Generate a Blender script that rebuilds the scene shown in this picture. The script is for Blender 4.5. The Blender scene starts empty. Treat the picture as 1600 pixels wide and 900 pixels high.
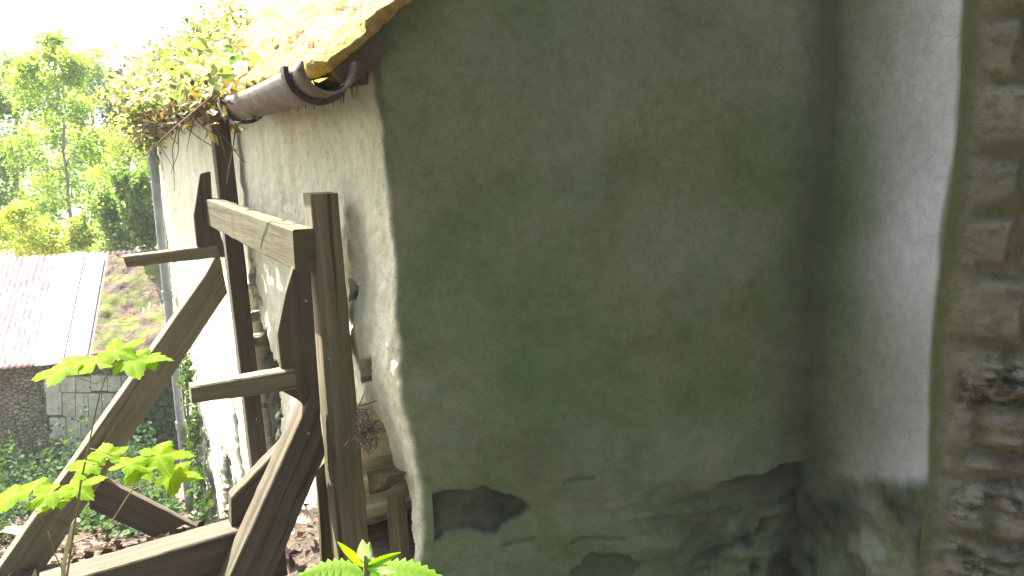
import bpy, bmesh, math, random
import numpy as np
from mathutils import Vector, Matrix, noise

random.seed(7); np.random.seed(7)
C = bpy.context.scene.collection
SC = bpy.context.scene
R_ = math.radians

# ------------------------------------------------------------------ camera, sky, sun, exposure
F = 1300.0                         # focal length in photo pixels (1600 wide)
CAM = Vector((0, 0, 1.6))
PITCH, ROLL = 10.9, -1.82
ROT = Matrix.Rotation(R_(90 - PITCH), 3, 'X') @ Matrix.Rotation(R_(ROLL), 3, 'Z')
cd = bpy.data.cameras.new('camera'); cam = bpy.data.objects.new('camera', cd); C.objects.link(cam)
cam.matrix_world = Matrix.Translation(CAM) @ ROT.to_4x4()
cd.sensor_width = 36; cd.lens = 36 * F / 1600; cd.clip_start = .02; cd.clip_end = 3000
SC.camera = cam

SUN_EL = 50.0
SUN_H = Vector((-.74, .67)).normalized()
wd = bpy.data.worlds.new('World'); SC.world = wd; wd.use_nodes = True
nt = wd.node_tree
sky = nt.nodes.new('ShaderNodeTexSky'); sky.sky_type = 'NISHITA'; sky.sun_disc = False
sky.sun_elevation = R_(SUN_EL); sky.sun_rotation = math.atan2(SUN_H.x, SUN_H.y)
sky.air_density = 1.0; sky.dust_density = 4.0; sky.ozone_density = .6
bg = nt.nodes['Background']; bg.inputs['Strength'].default_value = .09
nt.links.new(sky.outputs[0], bg.inputs[0])
sl = bpy.data.lights.new('sun', 'SUN'); so = bpy.data.objects.new('sun', sl); C.objects.link(so)
sl.energy = 5.0; sl.angle = R_(.53); sl.color = (1, .95, .86)
sdir = Vector((SUN_H.x * math.cos(R_(SUN_EL)), SUN_H.y * math.cos(R_(SUN_EL)), math.sin(R_(SUN_EL))))
so.rotation_euler = sdir.to_track_quat('Z', 'Y').to_euler(); so.location = (-20, 20, 30)
SC.view_settings.view_transform = 'Standard'; SC.view_settings.look = 'None'
SC.view_settings.gamma = 1; SC.view_settings.exposure = 2.95
SC.render.engine = 'CYCLES'
SC.cycles.max_bounces = 8; SC.cycles.transparent_max_bounces = 12
SC.cycles.use_denoising = True

# ------------------------------------------------------------------ helpers
def ray(px, py):
    return ROT @ Vector(((px - 800) / F, (450 - py) / F, -1))
def P(px, py, y):                  # the point on a sight line at forward distance y
    r = ray(px, py); return CAM + r * (y / r.y)
ROTT = ROT.transposed()
def proj(p):
    v = ROTT @ (Vector(p) - CAM)
    return 800 + F * v.x / -v.z, 450 - F * v.y / -v.z
def hit(pl, px, py):               # pl = (point, normal)
    r = ray(px, py); return CAM + r * ((pl[0] - CAM).dot(pl[1]) / r.dot(pl[1]))
def fbm(p, o=4): return noise.fractal(p, 1.0, 2.0, o)
def sstep(a, b, x):
    t = min(1, max(0, (x - a) / (b - a))); return t * t * (3 - 2 * t)
def inpoly(x, y, poly):
    c = False; j = len(poly) - 1
    for i in range(len(poly)):
        xi, yi = poly[i]; xj, yj = poly[j]
        if (yi > y) != (yj > y) and x < (xj - xi) * (y - yi) / (yj - yi) + xi: c = not c
        j = i
    return c

def tag(o, label=None, cat=None, group=None, kind=None):
    if label: o['label'] = label
    if cat: o['category'] = cat
    if group: o['group'] = group
    if kind: o['kind'] = kind
    return o
def thing(name, loc, label, cat, group=None):
    o = bpy.data.objects.new(name, None); C.objects.link(o); o.location = loc
    o.empty_display_size = .1
    return tag(o, label, cat, group)
ORIG = {}                          # world origin of each object (no rotation except leaf-level frames)
def mob(name, V, Fc, mat, parent=None, smooth=False, frame=None, attrs=None, origin=None):
    """link one mesh object given world-space vertices"""
    V = [Vector(v) for v in V]
    if origin is None:
        n = len(V); origin = Vector((sum(v.x for v in V) / n, sum(v.y for v in V) / n, min(v.z for v in V)))
    fr = (frame or Matrix.Identity(3)).to_4x4()
    M = Matrix.Translation(origin) @ fr; Mi = M.inverted()
    me = bpy.data.meshes.new(name); me.from_pydata([tuple(Mi @ v) for v in V], [], Fc)
    if attrs:
        for k, a in attrs.items():
            at = me.attributes.new(k, 'FLOAT', 'POINT'); at.data.foreach_set('value', np.asarray(a, dtype=np.float32))
    if smooth: me.polygons.foreach_set('use_smooth', [True] * len(me.polygons))
    me.materials.append(mat); me.update()
    o = bpy.data.objects.new(name, me); C.objects.link(o)
    po = Vector((0, 0, 0))
    if parent is not None:
        o.parent = parent; po = ORIG.get(parent.name, parent.location.copy())
    o.matrix_basis = Matrix.Translation(origin - po) @ fr
    ORIG[o.name] = Vector(origin)
    return o
def grid(us, vs, fn):
    """fn(u, v) -> (point, {attr: value})"""
    V = []; A = {}
    for u in us:
        for v in vs:
            p, a = fn(u, v); V.append(p)
            for k, x in a.items(): A.setdefault(k, []).append(x)
    n = len(vs); Fc = []
    for i in range(len(us) - 1):
        for j in range(n - 1):
            a = i * n + j; Fc.append((a, a + n, a + n + 1, a + 1))
    return V, Fc, A
def flip(Fc): return [tuple(reversed(f)) for f in Fc]
def tube(path, rad, seg=8, cap=True, jit=0):
    """a tapered tube along world points"""
    V = []; Fc = []; n = len(path); path = [Vector(p) for p in path]
    if not hasattr(rad, '__len__'): rad = [rad] * n
    up = None
    for i, p in enumerate(path):
        d = (path[min(i + 1, n - 1)] - path[max(i - 1, 0)]).normalized()
        if up is None: up = d.orthogonal().normalized()
        up = (up - d * up.dot(d)).normalized(); s = d.cross(up)
        for k in range(seg):
            a = 2 * math.pi * k / seg; r = rad[i] * (1 + (random.uniform(-jit, jit) if jit else 0))
            V.append(p + (up * math.cos(a) + s * math.sin(a)) * r)
    for i in range(n - 1):
        for k in range(seg):
            a = i * seg + k; b = i * seg + (k + 1) % seg
            Fc.append((a, b, b + seg, a + seg))
    if cap:
        Fc.append(tuple(range(seg - 1, -1, -1))); Fc.append(tuple((n - 1) * seg + k for k in range(seg)))
    return V, Fc
def join(parts):
    V = []; Fc = []
    for v, f in parts:
        o = len(V); V += list(v); Fc += [tuple(i + o for i in q) for q in f]
    return V, Fc

# ------------------------------------------------------------------ materials
class N:
    def __init__(s, name):
        s.m = bpy.data.materials.new(name); s.m.use_nodes = True; s.t = s.m.node_tree
        s.b = s.t.nodes['Principled BSDF']; s.out = s.t.nodes['Material Output']
        s.b.inputs['Roughness'].default_value = .9; s.b.inputs['Specular IOR Level'].default_value = .2
    def n(s, typ, **kw):
        x = s.t.nodes.new(typ)
        for k, v in kw.items(): setattr(x, k, v)
        return x
    def l(s, a, b): s.t.links.new(a, b)
    def co(s, kind='Object', scale=None):
        tc = s.n('ShaderNodeTexCoord'); o = tc.outputs[kind]
        if scale:
            mp = s.n('ShaderNodeMapping'); mp.inputs['Scale'].default_value = scale; s.l(o, mp.inputs[0]); o = mp.outputs[0]
        return o
    def geo(s): return s.n('ShaderNodeNewGeometry').outputs['Position']
    def noise(s, co, scale, detail=5, rough=.6, dist=0):
        x = s.n('ShaderNodeTexNoise'); x.inputs['Scale'].default_value = scale; x.inputs['Detail'].default_value = detail
        x.inputs['Roughness'].default_value = rough; x.inputs['Distortion'].default_value = dist
        if co is not None: s.l(co, x.inputs['Vector'])
        return x.outputs[0]
    def ramp(s, f, stops):
        r = s.n('ShaderNodeValToRGB'); e = r.color_ramp.elements
        while len(e) < len(stops): e.new(.5)
        for i, (p, c) in enumerate(stops):
            e[i].position = p; e[i].color = (c, c, c, 1) if not hasattr(c, '__len__') else (*c, 1)
        s.l(f, r.inputs[0]); return r.outputs[0]
    def mix(s, f, a, b, mode='MIX'):
        x = s.n('ShaderNodeMix', data_type='RGBA', blend_type=mode)
        for v, i in ((f, 0), (a, 6), (b, 7)):
            if hasattr(v, 'node') or isinstance(v, bpy.types.NodeSocket): s.l(v, x.inputs[i])
            elif i == 0: x.inputs[0].default_value = v
            else: x.inputs[i].default_value = (*v, 1)
        return x.outputs[2]
    def math(s, op, a, b=0.):
        x = s.n('ShaderNodeMath', operation=op)
        for v, i in ((a, 0), (b, 1)):
            if isinstance(v, bpy.types.NodeSocket): s.l(v, x.inputs[i])
            else: x.inputs[i].default_value = v
        return x.outputs[0]
    def attr(s, name): return s.n('ShaderNodeAttribute', attribute_name=name).outputs['Fac']
    def bump(s, h, strength=.5, dist=.01):
        x = s.n('ShaderNodeBump'); x.inputs['Strength'].default_value = strength; x.inputs['Distance'].default_value = dist
        s.l(h, x.inputs['Height']); s.l(x.outputs[0], s.b.inputs['Normal'])
    def col(s, c):
        if isinstance(c, bpy.types.NodeSocket): s.l(c, s.b.inputs['Base Color'])
        else: s.b.inputs['Base Color'].default_value = (*c, 1)

def mat_plaster():
    """lime plaster: white where clean, green-grey where algae has grown, stone where it has fallen off"""
    k = N('lime_plaster'); g = k.geo()
    n1 = k.noise(g, 2.2, 6, .6); n2 = k.noise(g, 9, 6, .65); n3 = k.noise(g, 60, 4, .7); n4 = k.noise(g, 1.1, 4, .5, .8)
    mp = k.n('ShaderNodeMapping'); mp.inputs['Scale'].default_value = (8, 8, 1.3); k.l(g, mp.inputs[0])
    st = k.noise(mp.outputs[0], 1, 6, .7, .7)
    white = k.mix(k.ramp(n2, [(.35, 0), (.7, 1)]), (.75, .745, .59), (.62, .63, .44))
    white = k.mix(k.ramp(st, [(.42, 0), (.70, .5)]), white, (.44, .45, .27))
    white = k.mix(k.ramp(k.noise(g, 22, 6, .7), [(.62, 0), (.72, .6)]), white, (.25, .24, .2))
    gr = k.mix(k.ramp(n1, [(.35, 0), (.65, 1)]), (.188, .216, .135), (.094, .15, .058))
    gr = k.mix(k.ramp(n4, [(.4, 0), (.72, .7)]), gr, (.222, .212, .13))
    gr = k.mix(k.ramp(n2, [(.47, 0), (.72, .5)]), gr, (.085, .11, .04))
    gr = k.mix(k.ramp(n3, [(.57, 0), (.75, .2)]), gr, (.26, .25, .17))
    n5 = k.noise(g, 34, 6, .75); n6 = k.noise(g, 130, 3, .7)
    gr = k.mix(k.ramp(n5, [(.36, .3), (.5, 0)]), gr, (.07, .085, .035))
    gr = k.mix(k.ramp(n5, [(.55, 0), (.72, .25)]), gr, (.30, .30, .19))
    gr = k.mix(k.ramp(n6, [(.36, .3), (.48, 0)]), gr, (.06, .07, .035))
    white = k.mix(k.ramp(n5, [(.34, .5), (.45, 0)]), white, (.36, .36, .26))
    white = k.mix(k.ramp(n6, [(.33, .55), (.45, 0)]), white, (.3, .29, .22))
    c = k.mix(k.attr('algae'), white, gr)
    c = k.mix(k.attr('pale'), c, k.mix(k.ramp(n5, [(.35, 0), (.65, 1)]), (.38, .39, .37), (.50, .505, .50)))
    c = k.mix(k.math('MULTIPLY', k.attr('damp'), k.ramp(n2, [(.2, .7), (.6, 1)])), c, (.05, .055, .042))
    stone = k.mix(k.ramp(n2, [(.35, 0), (.65, 1)]), (.024, .034, .03), (.10, .105, .07))
    stone = k.mix(k.ramp(k.noise(g, 30, 5, .7), [(.45, 0), (.7, .8)]), stone, (.06, .07, .04))
    c = k.mix(k.attr('bare'), c, stone)
    k.col(c)
    h = k.math('ADD', k.math('MULTIPLY', n2, .6), k.math('MULTIPLY', n3, .35))
    h = k.math('ADD', h, k.math('MULTIPLY', k.noise(g, 180, 3, .6), .3))
    k.bump(h, .55, .012); return k.m
def mat_stone():
    """coursed slaty rubble with mossy mortar"""
    k = N('mossy_stone'); g = k.geo()
    mp = k.n('ShaderNodeMapping'); mp.inputs['Scale'].default_value = (1, 1, 1.35); k.l(g, mp.inputs[0])
    n1 = k.noise(mp.outputs[0], 5, 6, .65); n2 = k.noise(mp.outputs[0], 26, 6, .7); n3 = k.noise(g, 110, 4, .7)
    c = k.mix(k.ramp(n1, [(.35, 0), (.62, 1)]), (.16, .16, .11), (.26, .245, .17))
    c = k.mix(k.ramp(k.noise(g, 3.1, 3, .5), [(.5, 0), (.66, .7)]), c, (.26, .20, .15))
    c = k.mix(k.ramp(n2, [(.48, 0), (.7, .85)]), c, (.055, .055, .035))
    c = k.mix(k.ramp(n3, [(.56, 0), (.74, .6)]), c, (.36, .33, .24))
    moss = k.mix(k.ramp(n2, [(.3, 0), (.7, 1)]), (.06, .082, .025), (.14, .16, .06))
    c = k.mix(k.math('MULTIPLY', k.attr('moss'), k.ramp(n2, [(.25, .4), (.6, 1)])), c, moss)
    c = k.mix(k.attr('slate'), c, k.mix(k.ramp(n2, [(.42, 0), (.6, 1)]), (.06, .062, .046), (.25, .245, .18)))
    k.col(c)
    k.bump(k.math('ADD', n2, k.math('MULTIPLY', n3, .4)), .8, .02); return k.m
def mat_timber(name, c0, c1, green=.4):
    k = N(name); co = k.co('Object')
    oi = k.n('ShaderNodeObjectInfo')
    ad = k.n('ShaderNodeVectorMath', operation='ADD'); k.l(co, ad.inputs[0])
    cm = k.n('ShaderNodeCombineXYZ'); k.l(k.math('MULTIPLY', oi.outputs['Random'], 37.), cm.inputs[0]); k.l(cm.outputs[0], ad.inputs[1])
    mp = k.n('ShaderNodeMapping'); mp.inputs['Scale'].default_value = (2.2, 46, 46); k.l(ad.outputs[0], mp.inputs[0])
    gr = k.noise(mp.outputs[0], 1, 6, .65, .6)
    big = k.noise(ad.outputs[0], 5, 5, .6)
    c = k.mix(k.ramp(gr, [(.3, 0), (.7, 1)]), c0, c1)
    c = k.mix(k.ramp(big, [(.45, 0), (.7, green)]), c, (.10, .115, .05))
    c = k.mix(k.ramp(k.noise(mp.outputs[0], .55, 4, .6), [(.585, 0), (.64, .65)]), c, (.026, .021, .015))
    mp2 = k.n('ShaderNodeMapping'); mp2.inputs['Scale'].default_value = (12, 3, 3); k.l(ad.outputs[0], mp2.inputs[0])
    c = k.mix(k.ramp(k.noise(mp2.outputs[0], 1, 4, .6), [(.62, 0), (.74, .55)]), c, (.06, .045, .025))
    k.col(c); k.b.inputs['Roughness'].default_value = .85
    k.bump(k.math('ADD', gr, k.math('MULTIPLY', k.noise(ad.outputs[0], 90, 3), .3)), .7, .004); return k.m
def mat_leaf(name, cols, trans=.45, tcol=None, rough=.5, spec=.3, veins=False):
    k = N(name); g = k.n('ShaderNodeNewGeometry')
    c = k.ramp(g.outputs['Random Per Island'], [(i / max(1, len(cols) - 1), x) for i, x in enumerate(cols)])
    if veins: c = k.mix(k.ramp(k.attr('vein'), [(.80, 0), (.95, .75)]), k.mix(k.ramp(k.noise(k.co(), 40, 4), [(.4, 0), (.65, .6)]), c, (.06, .16, .01)), (.34, .42, .10))
    k.col(c); k.b.inputs['Roughness'].default_value = rough; k.b.inputs['Specular IOR Level'].default_value = spec
    tr = k.n('ShaderNodeBsdfTranslucent')
    tc = k.mix(1.0, c, tcol or (1.0, 1.0, .45), 'MULTIPLY')
    hs = k.n('ShaderNodeHueSaturation'); hs.inputs['Value'].default_value = 1.9; hs.inputs['Saturation'].default_value = 1.05
    k.l(tc, hs.inputs['Color']); k.l(hs.outputs[0], tr.inputs['Color'])
    ms = k.n('ShaderNodeMixShader'); ms.inputs[0].default_value = trans
    k.l(k.b.outputs[0], ms.inputs[1]); k.l(tr.outputs[0], ms.inputs[2]); k.l(ms.outputs[0], k.out.inputs[0])
    return k.m
def mat_simple(name, c0, c1, scale=8, rough=.85, bump=.4, metal=0., c2=None, s2=40):
    k = N(name); g = k.geo(); n = k.noise(g, scale, 6, .65)
    c = k.mix(k.ramp(n, [(.35, 0), (.65, 1)]), c0, c1)
    if c2: c = k.mix(k.ramp(k.noise(g, s2, 5, .7), [(.52, 0), (.7, .9)]), c, c2)
    k.col(c); k.b.inputs['Roughness'].default_value = rough; k.b.inputs['Metallic'].default_value = metal
    if bump: k.bump(k.math('ADD', n, k.math('MULTIPLY', k.noise(g, scale * 6, 4, .7), .5)), bump, .02)
    return k.m

M_plaster = mat_plaster(); M_stone = mat_stone()
M_timber = mat_timber('weathered_timber', (.09, .078, .05), (.215, .185, .118), .6)
M_timber_pale = mat_timber('pale_sawn_timber', (.055, .048, .024), (.105, .09, .046), .5)
M_timber_dark = mat_timber('dark_damp_timber', (.05, .04, .028), (.11, .088, .06), .3)  # dark boards; on the nearer raker this tone stands in for shade
M_bark = mat_simple('bark', (.10, .085, .06), (.22, .19, .15), 14)
M_twig = mat_simple('dead_twig', (.09, .07, .05), (.2, .16, .11), 40)
M_green_stem = mat_simple('green_stem', (.16, .15, .06), (.26, .2, .1), 30, bump=.1)
M_iron = mat_simple('old_gutter_paint', (.085, .07, .055), (.18, .15, .12), 14, .65, .3, .0, (.10, .06, .04), 30)
M_lead = mat_simple('grey_pipe_paint', (.20, .22, .24), (.30, .32, .34), 9, .45, .1)

# ------------------------------------------------------------------ plan of the building
A = P(612, 450, 2.0); A.z = 0
B = P(1280, 450, 2.2); B.z = 0
wv = ray(110, 222); W = Vector((wv.x, wv.y, 0)).normalized()          # along the side wall, away from us
G = (B - A).normalized(); GL = (B - A).length                          # along the gable
n1 = Vector((-W.y, W.x, 0)); 
if n1.x > 0: n1 = -n1                                                   # out of the side wall
nG = Vector((G.y, -G.x, 0))                                             # out of the gable (towards us)
PG = (A, nG); PW = (A, n1)
far_s = (hit(PW, 243, 235) - A).dot(W)
LW = far_s
print('A', A, 'W', W, 'n1', n1, 'G', G, GL, 'LW', LW)

def gz(x, y):
    z = np.interp(y, [-40, -6, 0, 2, 3.3, 4.5, 6.6, 9, 12, 25, 50, 90, 3000], [1.2, .5, 0, -.08, -.2, -.72, -1.62, -2.4, -3.1, -4.6, -5.5, -5, -5])
    if y > 2.5: z -= .06 * max(0, -x - 3.0) * min(1, (y - 2.5) / 3) * (1 if x > -12 else 12 / -x)
    q = Vector((x, y, 0)) - A; sw_, dw_ = q.dot(W), q.dot(n1)         # soil heaped against the near end of the wall
    if -.6 < sw_ < 4 and -.6 < dw_ < 2: z += .42 * math.exp(-((sw_ - .9) / 1.0) ** 2 - (max(0, dw_) / .55) ** 2)
    return float(z)

# eave / roof plane
PV = (A - W * .045, nG)                                                  # verge plane, 7 cm in front of the gable
v0 = hit(PV, 519, 98); v1 = hit(PV, 627, 0)
TS = (v1 - v0).normalized()                                             # up the slope
NR = W.cross(TS).normalized()
if NR.z < 0: NR = -NR
E0 = v0 - TS * .02                                                      # lower near corner of the roof top surface
print('roof pitch', math.degrees(math.asin(TS.z)), 'E0', E0, 'v1', v1)
PR = (E0, NR)
def roof_z(p):                                                          # height of the roof plane above a plan point
    return E0.z - (NR.x * (p.x - E0.x) + NR.y * (p.y - E0.y)) / NR.z

# ------------------------------------------------------------------ ground, hill
def build_ground():
    us = np.concatenate([-np.geomspace(425, 6.2, 26), np.arange(-6, 2.6, .09), np.geomspace(2.8, 425, 26)])
    vs = np.concatenate([-np.geomspace(28, 3, 8), np.arange(-2.5, 1.5, .4), np.arange(1.6, 9, .08), np.arange(9, 16, .3), np.geomspace(16.5, 630, 34)])
    def fn(x, y):
        z = gz(x, y); near = math.exp(-(max(0, y - 8) / 10) ** 2)
        p = Vector((x, y, 0))
        z += near * (.05 * fbm(p * 1.3) + .022 * fbm(p * 6) + .012 * abs(fbm(p * 19, 3)))
        return Vector((x, y, z)), {}
    V, Fc, _ = grid(us, vs, fn)
    k = N('soil'); g = k.geo(); a = k.noise(g, 3, 6, .65); b = k.noise(g, 28, 6, .75)
    c = k.mix(k.ramp(a, [(.35, 0), (.65, 1)]), (.07, .052, .04), (.13, .10, .075))
    c = k.mix(k.ramp(b, [(.5, 0), (.68, .9)]), c, (.21, .175, .135))
    c = k.mix(k.ramp(k.noise(g, 45, 4, .7), [(.52, 0), (.62, .9)]), c, (.045, .035, .025))
    d = k.n('ShaderNodeSeparateXYZ'); k.l(g, d.inputs[0])
    fld = k.ramp(k.math('DIVIDE', d.outputs[1], 30.), [(.42, 0), (.6, 1)])
    c = k.mix(fld, c, (.07, .11, .03))
    k.col(c); k.bump(k.math('ADD', a, b), .9, .03)
    o = mob('ground', V, Fc, k.m, smooth=True, origin=Vector((0, 0, 0))); tag(o, 'sloping brown soil with litter falling away beside the cottage', kind='structure')
build_ground()
def build_hill():
    us = np.linspace(-420, 420, 150); vs = np.linspace(110, 620, 90)
    def fn(x, y):
        t = sstep(120, 420, y) * (1 - .5 * sstep(430, 620, y))
        z = -6 + t * (42 + 9 * math.sin(x * .011 + 1) + 12 * fbm(Vector((x * .006, y * .006, 3)), 3)) + t * 5 * fbm(Vector((x * .07, y * .07, 0)), 4)
        return Vector((x, y, z)), {}
    V, Fc, _ = grid(us, vs, fn)
    k = N('wooded_hillside'); g = k.geo(); n = k.noise(g, .12, 6, .7)
    k.col(k.mix(k.ramp(n, [(.35, 0), (.65, 1)]), (.04, .075, .03), (.09, .13, .045))); k.bump(n, 1, 2.5)
    tag(mob('hill', V, Fc, k.m, smooth=True, origin=Vector((0, 0, 0))), kind='structure')
build_hill()

def build_haze():
    x, y0, y1, z0, z1 = 430, -30, 640, -12, 62
    V = [(a, b, c) for c in (z0, z1) for a, b in ((-x, y0), (x, y0), (x, y1), (-x, y1))]
    m = bpy.data.materials.new('haze_air'); m.use_nodes = True; t = m.node_tree; t.nodes.clear()
    o = t.nodes.new('ShaderNodeOutputMaterial'); v = t.nodes.new('ShaderNodeVolumePrincipled')
    v.inputs['Density'].default_value = .0014; v.inputs['Color'].default_value = (.92, .95, 1, 1); t.links.new(v.outputs[0], o.inputs['Volume'])
    h = mob('haze', V, [(3, 2, 1, 0), (4, 5, 6, 7), (0, 1, 5, 4), (1, 2, 6, 5), (2, 3, 7, 6), (3, 0, 4, 7)], m, origin=Vector((0, 0, 0))); tag(h, kind='stuff')
build_haze()

# ------------------------------------------------------------------ cottage walls
epx = [(576, 120), (580, 150), (592, 200), (601, 300), (611, 400), (616, 500), (620, 580), (637, 660), (655, 750), (661, 840), (652, 900), (650, 1000)]
ez = sorted([(h.z, (h - A).dot(G)) for h in (hit(PG, *q) for q in epx)])
EZ = ([q[0] for q in ez], [q[1] for q in ez])
def eshift(z): return float(np.interp(z, *EZ)) 
RF = .03
def wallpath(q, z):
    """q < 0 along the side wall, q > 0 along the gable, rounded at the corner"""
    if q <= -RF: p = A - W * q; n = n1
    elif q >= RF: p = A + G * q; n = nG
    else:
        t = (q + RF) / (2 * RF)
        p = (A + W * RF) * (1 - t) ** 2 + A * 2 * t * (1 - t) + (A + G * RF) * t * t
        n = (n1 * (1 - t) + nG * t).normalized()
    sh = eshift(z)
    if q < 0: p = p + G * sh * math.exp(-(q / 1.3) ** 2)
    else: p = p + G * sh * math.exp(-(q / .45) ** 2)
    return Vector((p.x, p.y, z)), n
BARE_SIDE = [
    (.07, [(393, 400), (400, 430), (404, 470), (414, 520), (428, 560), (436, 590), (440, 640), (440, 730), (405, 740), (392, 600)]),
    (.30, [(556, 640), (578, 632), (592, 660), (612, 700), (632, 742), (642, 790), (646, 850), (646, 960), (520, 960), (540, 800)]),
    (.07, [(562, 560), (579, 560), (581, 597), (565, 597)]),
    (.03, [(300, 640), (318, 655), (326, 700), (322, 760), (330, 830), (296, 830)]),
    (.025, [(345, 690), (356, 720), (368, 760), (366, 800), (352, 815), (350, 760)]),
    (.03, [(556, 470), (560, 452), (553, 440), (545, 470)]),
]
def cwob(p, q):
    a = .028 * fbm(Vector((p.x * 1.1, p.y * 1.1, p.z * 1.1)), 3) + .007 * fbm(p * 7, 3) + .0055 * fbm(p * 24, 4)
    if q <= 0: return a
    b = .02 * fbm(p * 1.2, 3) + .005 * fbm(p * 6, 3) + .0015 * fbm(p * 28, 3)
    t = sstep(RF, .3, q); return a * (1 - t) + b * t
def side_fn(q, v):
    s = -q
    zb = gz(*(A + W * max(s, 0)).xy) - .35
    pt, n = wallpath(q, 1.5)
    zt = roof_z(pt) - .075 / NR.z
    z = zb + (zt - zb) * v
    p, n = wallpath(q, z)
    p = p + n * cwob(p, q)
    x, y = proj(p)
    jx = x + 9 * fbm(p * 9, 3); jy = y + 9 * fbm(p * 9 + Vector((5, 5, 5)), 3)
    bare = 0; rec = 0
    for d, poly in BARE_SIDE:
        sq = len(poly) == 4
        if inpoly(x if sq else jx, y if sq else jy, poly): bare = 1; rec = max(rec, d)
    # thin crumbling near the ground at the far end
    if s > 2.5 and z < zb + 1.3:
        w = fbm(Vector((p.x * 3, p.y * 3, p.z * 1.2)), 4) + .35 - (z - zb - .35) * .9
        if w > .1: bare = max(bare, min(1, (w - .1) * 5)); rec = max(rec, .02 * bare)
    if rec: p = p - n * (rec * (1 + .35 * fbm(p * 14, 3)))
    alg = sstep(-.02, .012, q + .012 * fbm(p * 8, 3))
    alg = max(alg, (.12 * (1 - sstep(.2, 2.6, s)) + .08) * (0.75 + .5 * fbm(p * 3)))  # algae thicker at the near end, also standing in for its shade
    damp = .5 * sstep(-.1, .0, z - zt + .06) + .35 * (1 - sstep(.05, .5, z - zb))  # darker just under the eave and towards the foot
    return p, dict(algae=alg, bare=bare, damp=max(0, min(1, damp)), pale=0)
cottage = thing('cottage', Vector((A.x, A.y, gz(A.x, A.y))), 'whitewashed cottage with mossy tiled roof, pale side wall and shaded green gable', 'cottage')
qs = -np.concatenate([np.arange(LW, 3.2, -.03), np.arange(3.2, 1.0, -.016), np.arange(1.0, .08, -.01), np.arange(.08, -RF + .001, -.004)])
qs = np.append(qs, RF)
V, Fc, At = grid(qs, np.linspace(0, 1, 290), side_fn)
sw = mob('side_wall', V, Fc, M_plaster, cottage, True, attrs=At); sw['label'] = 'pale whitewashed side wall with crumbling plaster and bare stone patches'

PATCH = [(662, 775), (690, 768), (720, 764), (760, 762), (800, 775), (822, 792), (812, 806), (790, 815), (775, 832), (755, 834), (735, 826), (700, 832), (680, 845), (664, 850)]
PATCH2 = [(890, 890), (920, 872), (960, 864), (990, 868), (1000, 885), (985, 905), (890, 910)]
CRACKS = [[(785, 855), (800, 849), (835, 845)], [(890, 852), (915, 844), (975, 846)], [(1105, 760), (1150, 752), (1180, 745)], [(880, 753), (930, 746)]]
def cove(d, r=.07):                # the plaster is rounded into the inside corner
    d = max(0, d); return 0 if d >= r else .2 * (r - math.sqrt(max(0, r * r - (r - d) ** 2)))
def gable_fn(q, v):
    zb = gz(0, 2) - .3
    zt = (roof_z(A + G * q) - .022 / NR.z)
    z = zb + (zt - zb) * v
    p, n = wallpath(q, z)
    x, y = proj(p)
    jx = x + 9 * fbm(p * 12, 4); jy = y + 8 * fbm(p * 13 + Vector((5, 5, 5)), 4)
    line = np.interp(x, [640, 900, 1000, 1100, 1180, 1260, 1300], [772, 772, 766, 752, 742, 722, 715])
    rgt = sstep(980, 1120, x)
    low = (.3 + .7 * rgt) * sstep(-3 - 14 * (1 - rgt), 7 + 16 * (1 - rgt), y + 22 * fbm(p * 7 + Vector((5, 5, 5)), 4) - line)
    wob = cwob(p, q)
    wob -= low * sstep(RF, .10, q) * (.018 + .018 * max(0, fbm(p * 7 + Vector((3, 1, 0)), 4) - .05) + .008 * fbm(p * 25, 4))
    bare = 0
    bare = rgt * low * max(0, min(.4, .08 + 1.1 * fbm(p * 4.5 + Vector((0, 8, 2)), 4)))
    if inpoly(jx, jy, PATCH): bare = 1; wob -= .022
    if inpoly(jx, jy, PATCH2): bare = .6; wob -= .014
    r = sstep(1060, 1180, jx) * sstep(770, 800, jy) * max(0, fbm(p * 11, 4) * 2.2 + .1)
    bare = max(bare, min(.8, r)); wob -= .02 * min(1, r)
    if low > .2: wob += min(1, .35 + r) * .022 * fbm(Vector((p.x * 6, p.y * 6, p.z * 34)), 4) * sstep(RF, .2, q) * (1 if r > .1 or jx > 1000 else .35)
    for c in CRACKS:
        for (xa, ya), (xb, yb) in zip(c, c[1:]):
            if xa <= x <= xb:
                yl = ya + (yb - ya) * (x - xa) / (xb - xa)
                d = abs(y + 3 * fbm(p * 40, 2) - yl)
                if d < 5: wob -= .012 * (1 - d / 5)
    # inside corner: thick rounded plaster, and a darker band along it
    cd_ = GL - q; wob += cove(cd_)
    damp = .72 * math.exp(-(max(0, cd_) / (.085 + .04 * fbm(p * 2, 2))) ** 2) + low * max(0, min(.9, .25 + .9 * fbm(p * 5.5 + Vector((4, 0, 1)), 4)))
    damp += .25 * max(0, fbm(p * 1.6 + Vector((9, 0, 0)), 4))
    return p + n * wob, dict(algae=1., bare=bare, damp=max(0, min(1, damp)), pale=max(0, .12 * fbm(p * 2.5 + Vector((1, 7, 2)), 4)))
us = np.arange(RF, GL + .1, .0055)
V, Fc, At = grid(us, np.concatenate([np.linspace(0, .2, 25)[:-1], np.linspace(.2, .5, 150)[:-1], np.linspace(.5, .85, 90)[:-1], np.linspace(.85, 1, 25)]), gable_fn)
gw = mob('gable_wall', V, Fc, M_plaster, cottage, True, attrs=At); gw['label'] = 'shaded gable wall stained grey green with algae, bare stone patch near its foot'
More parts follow.
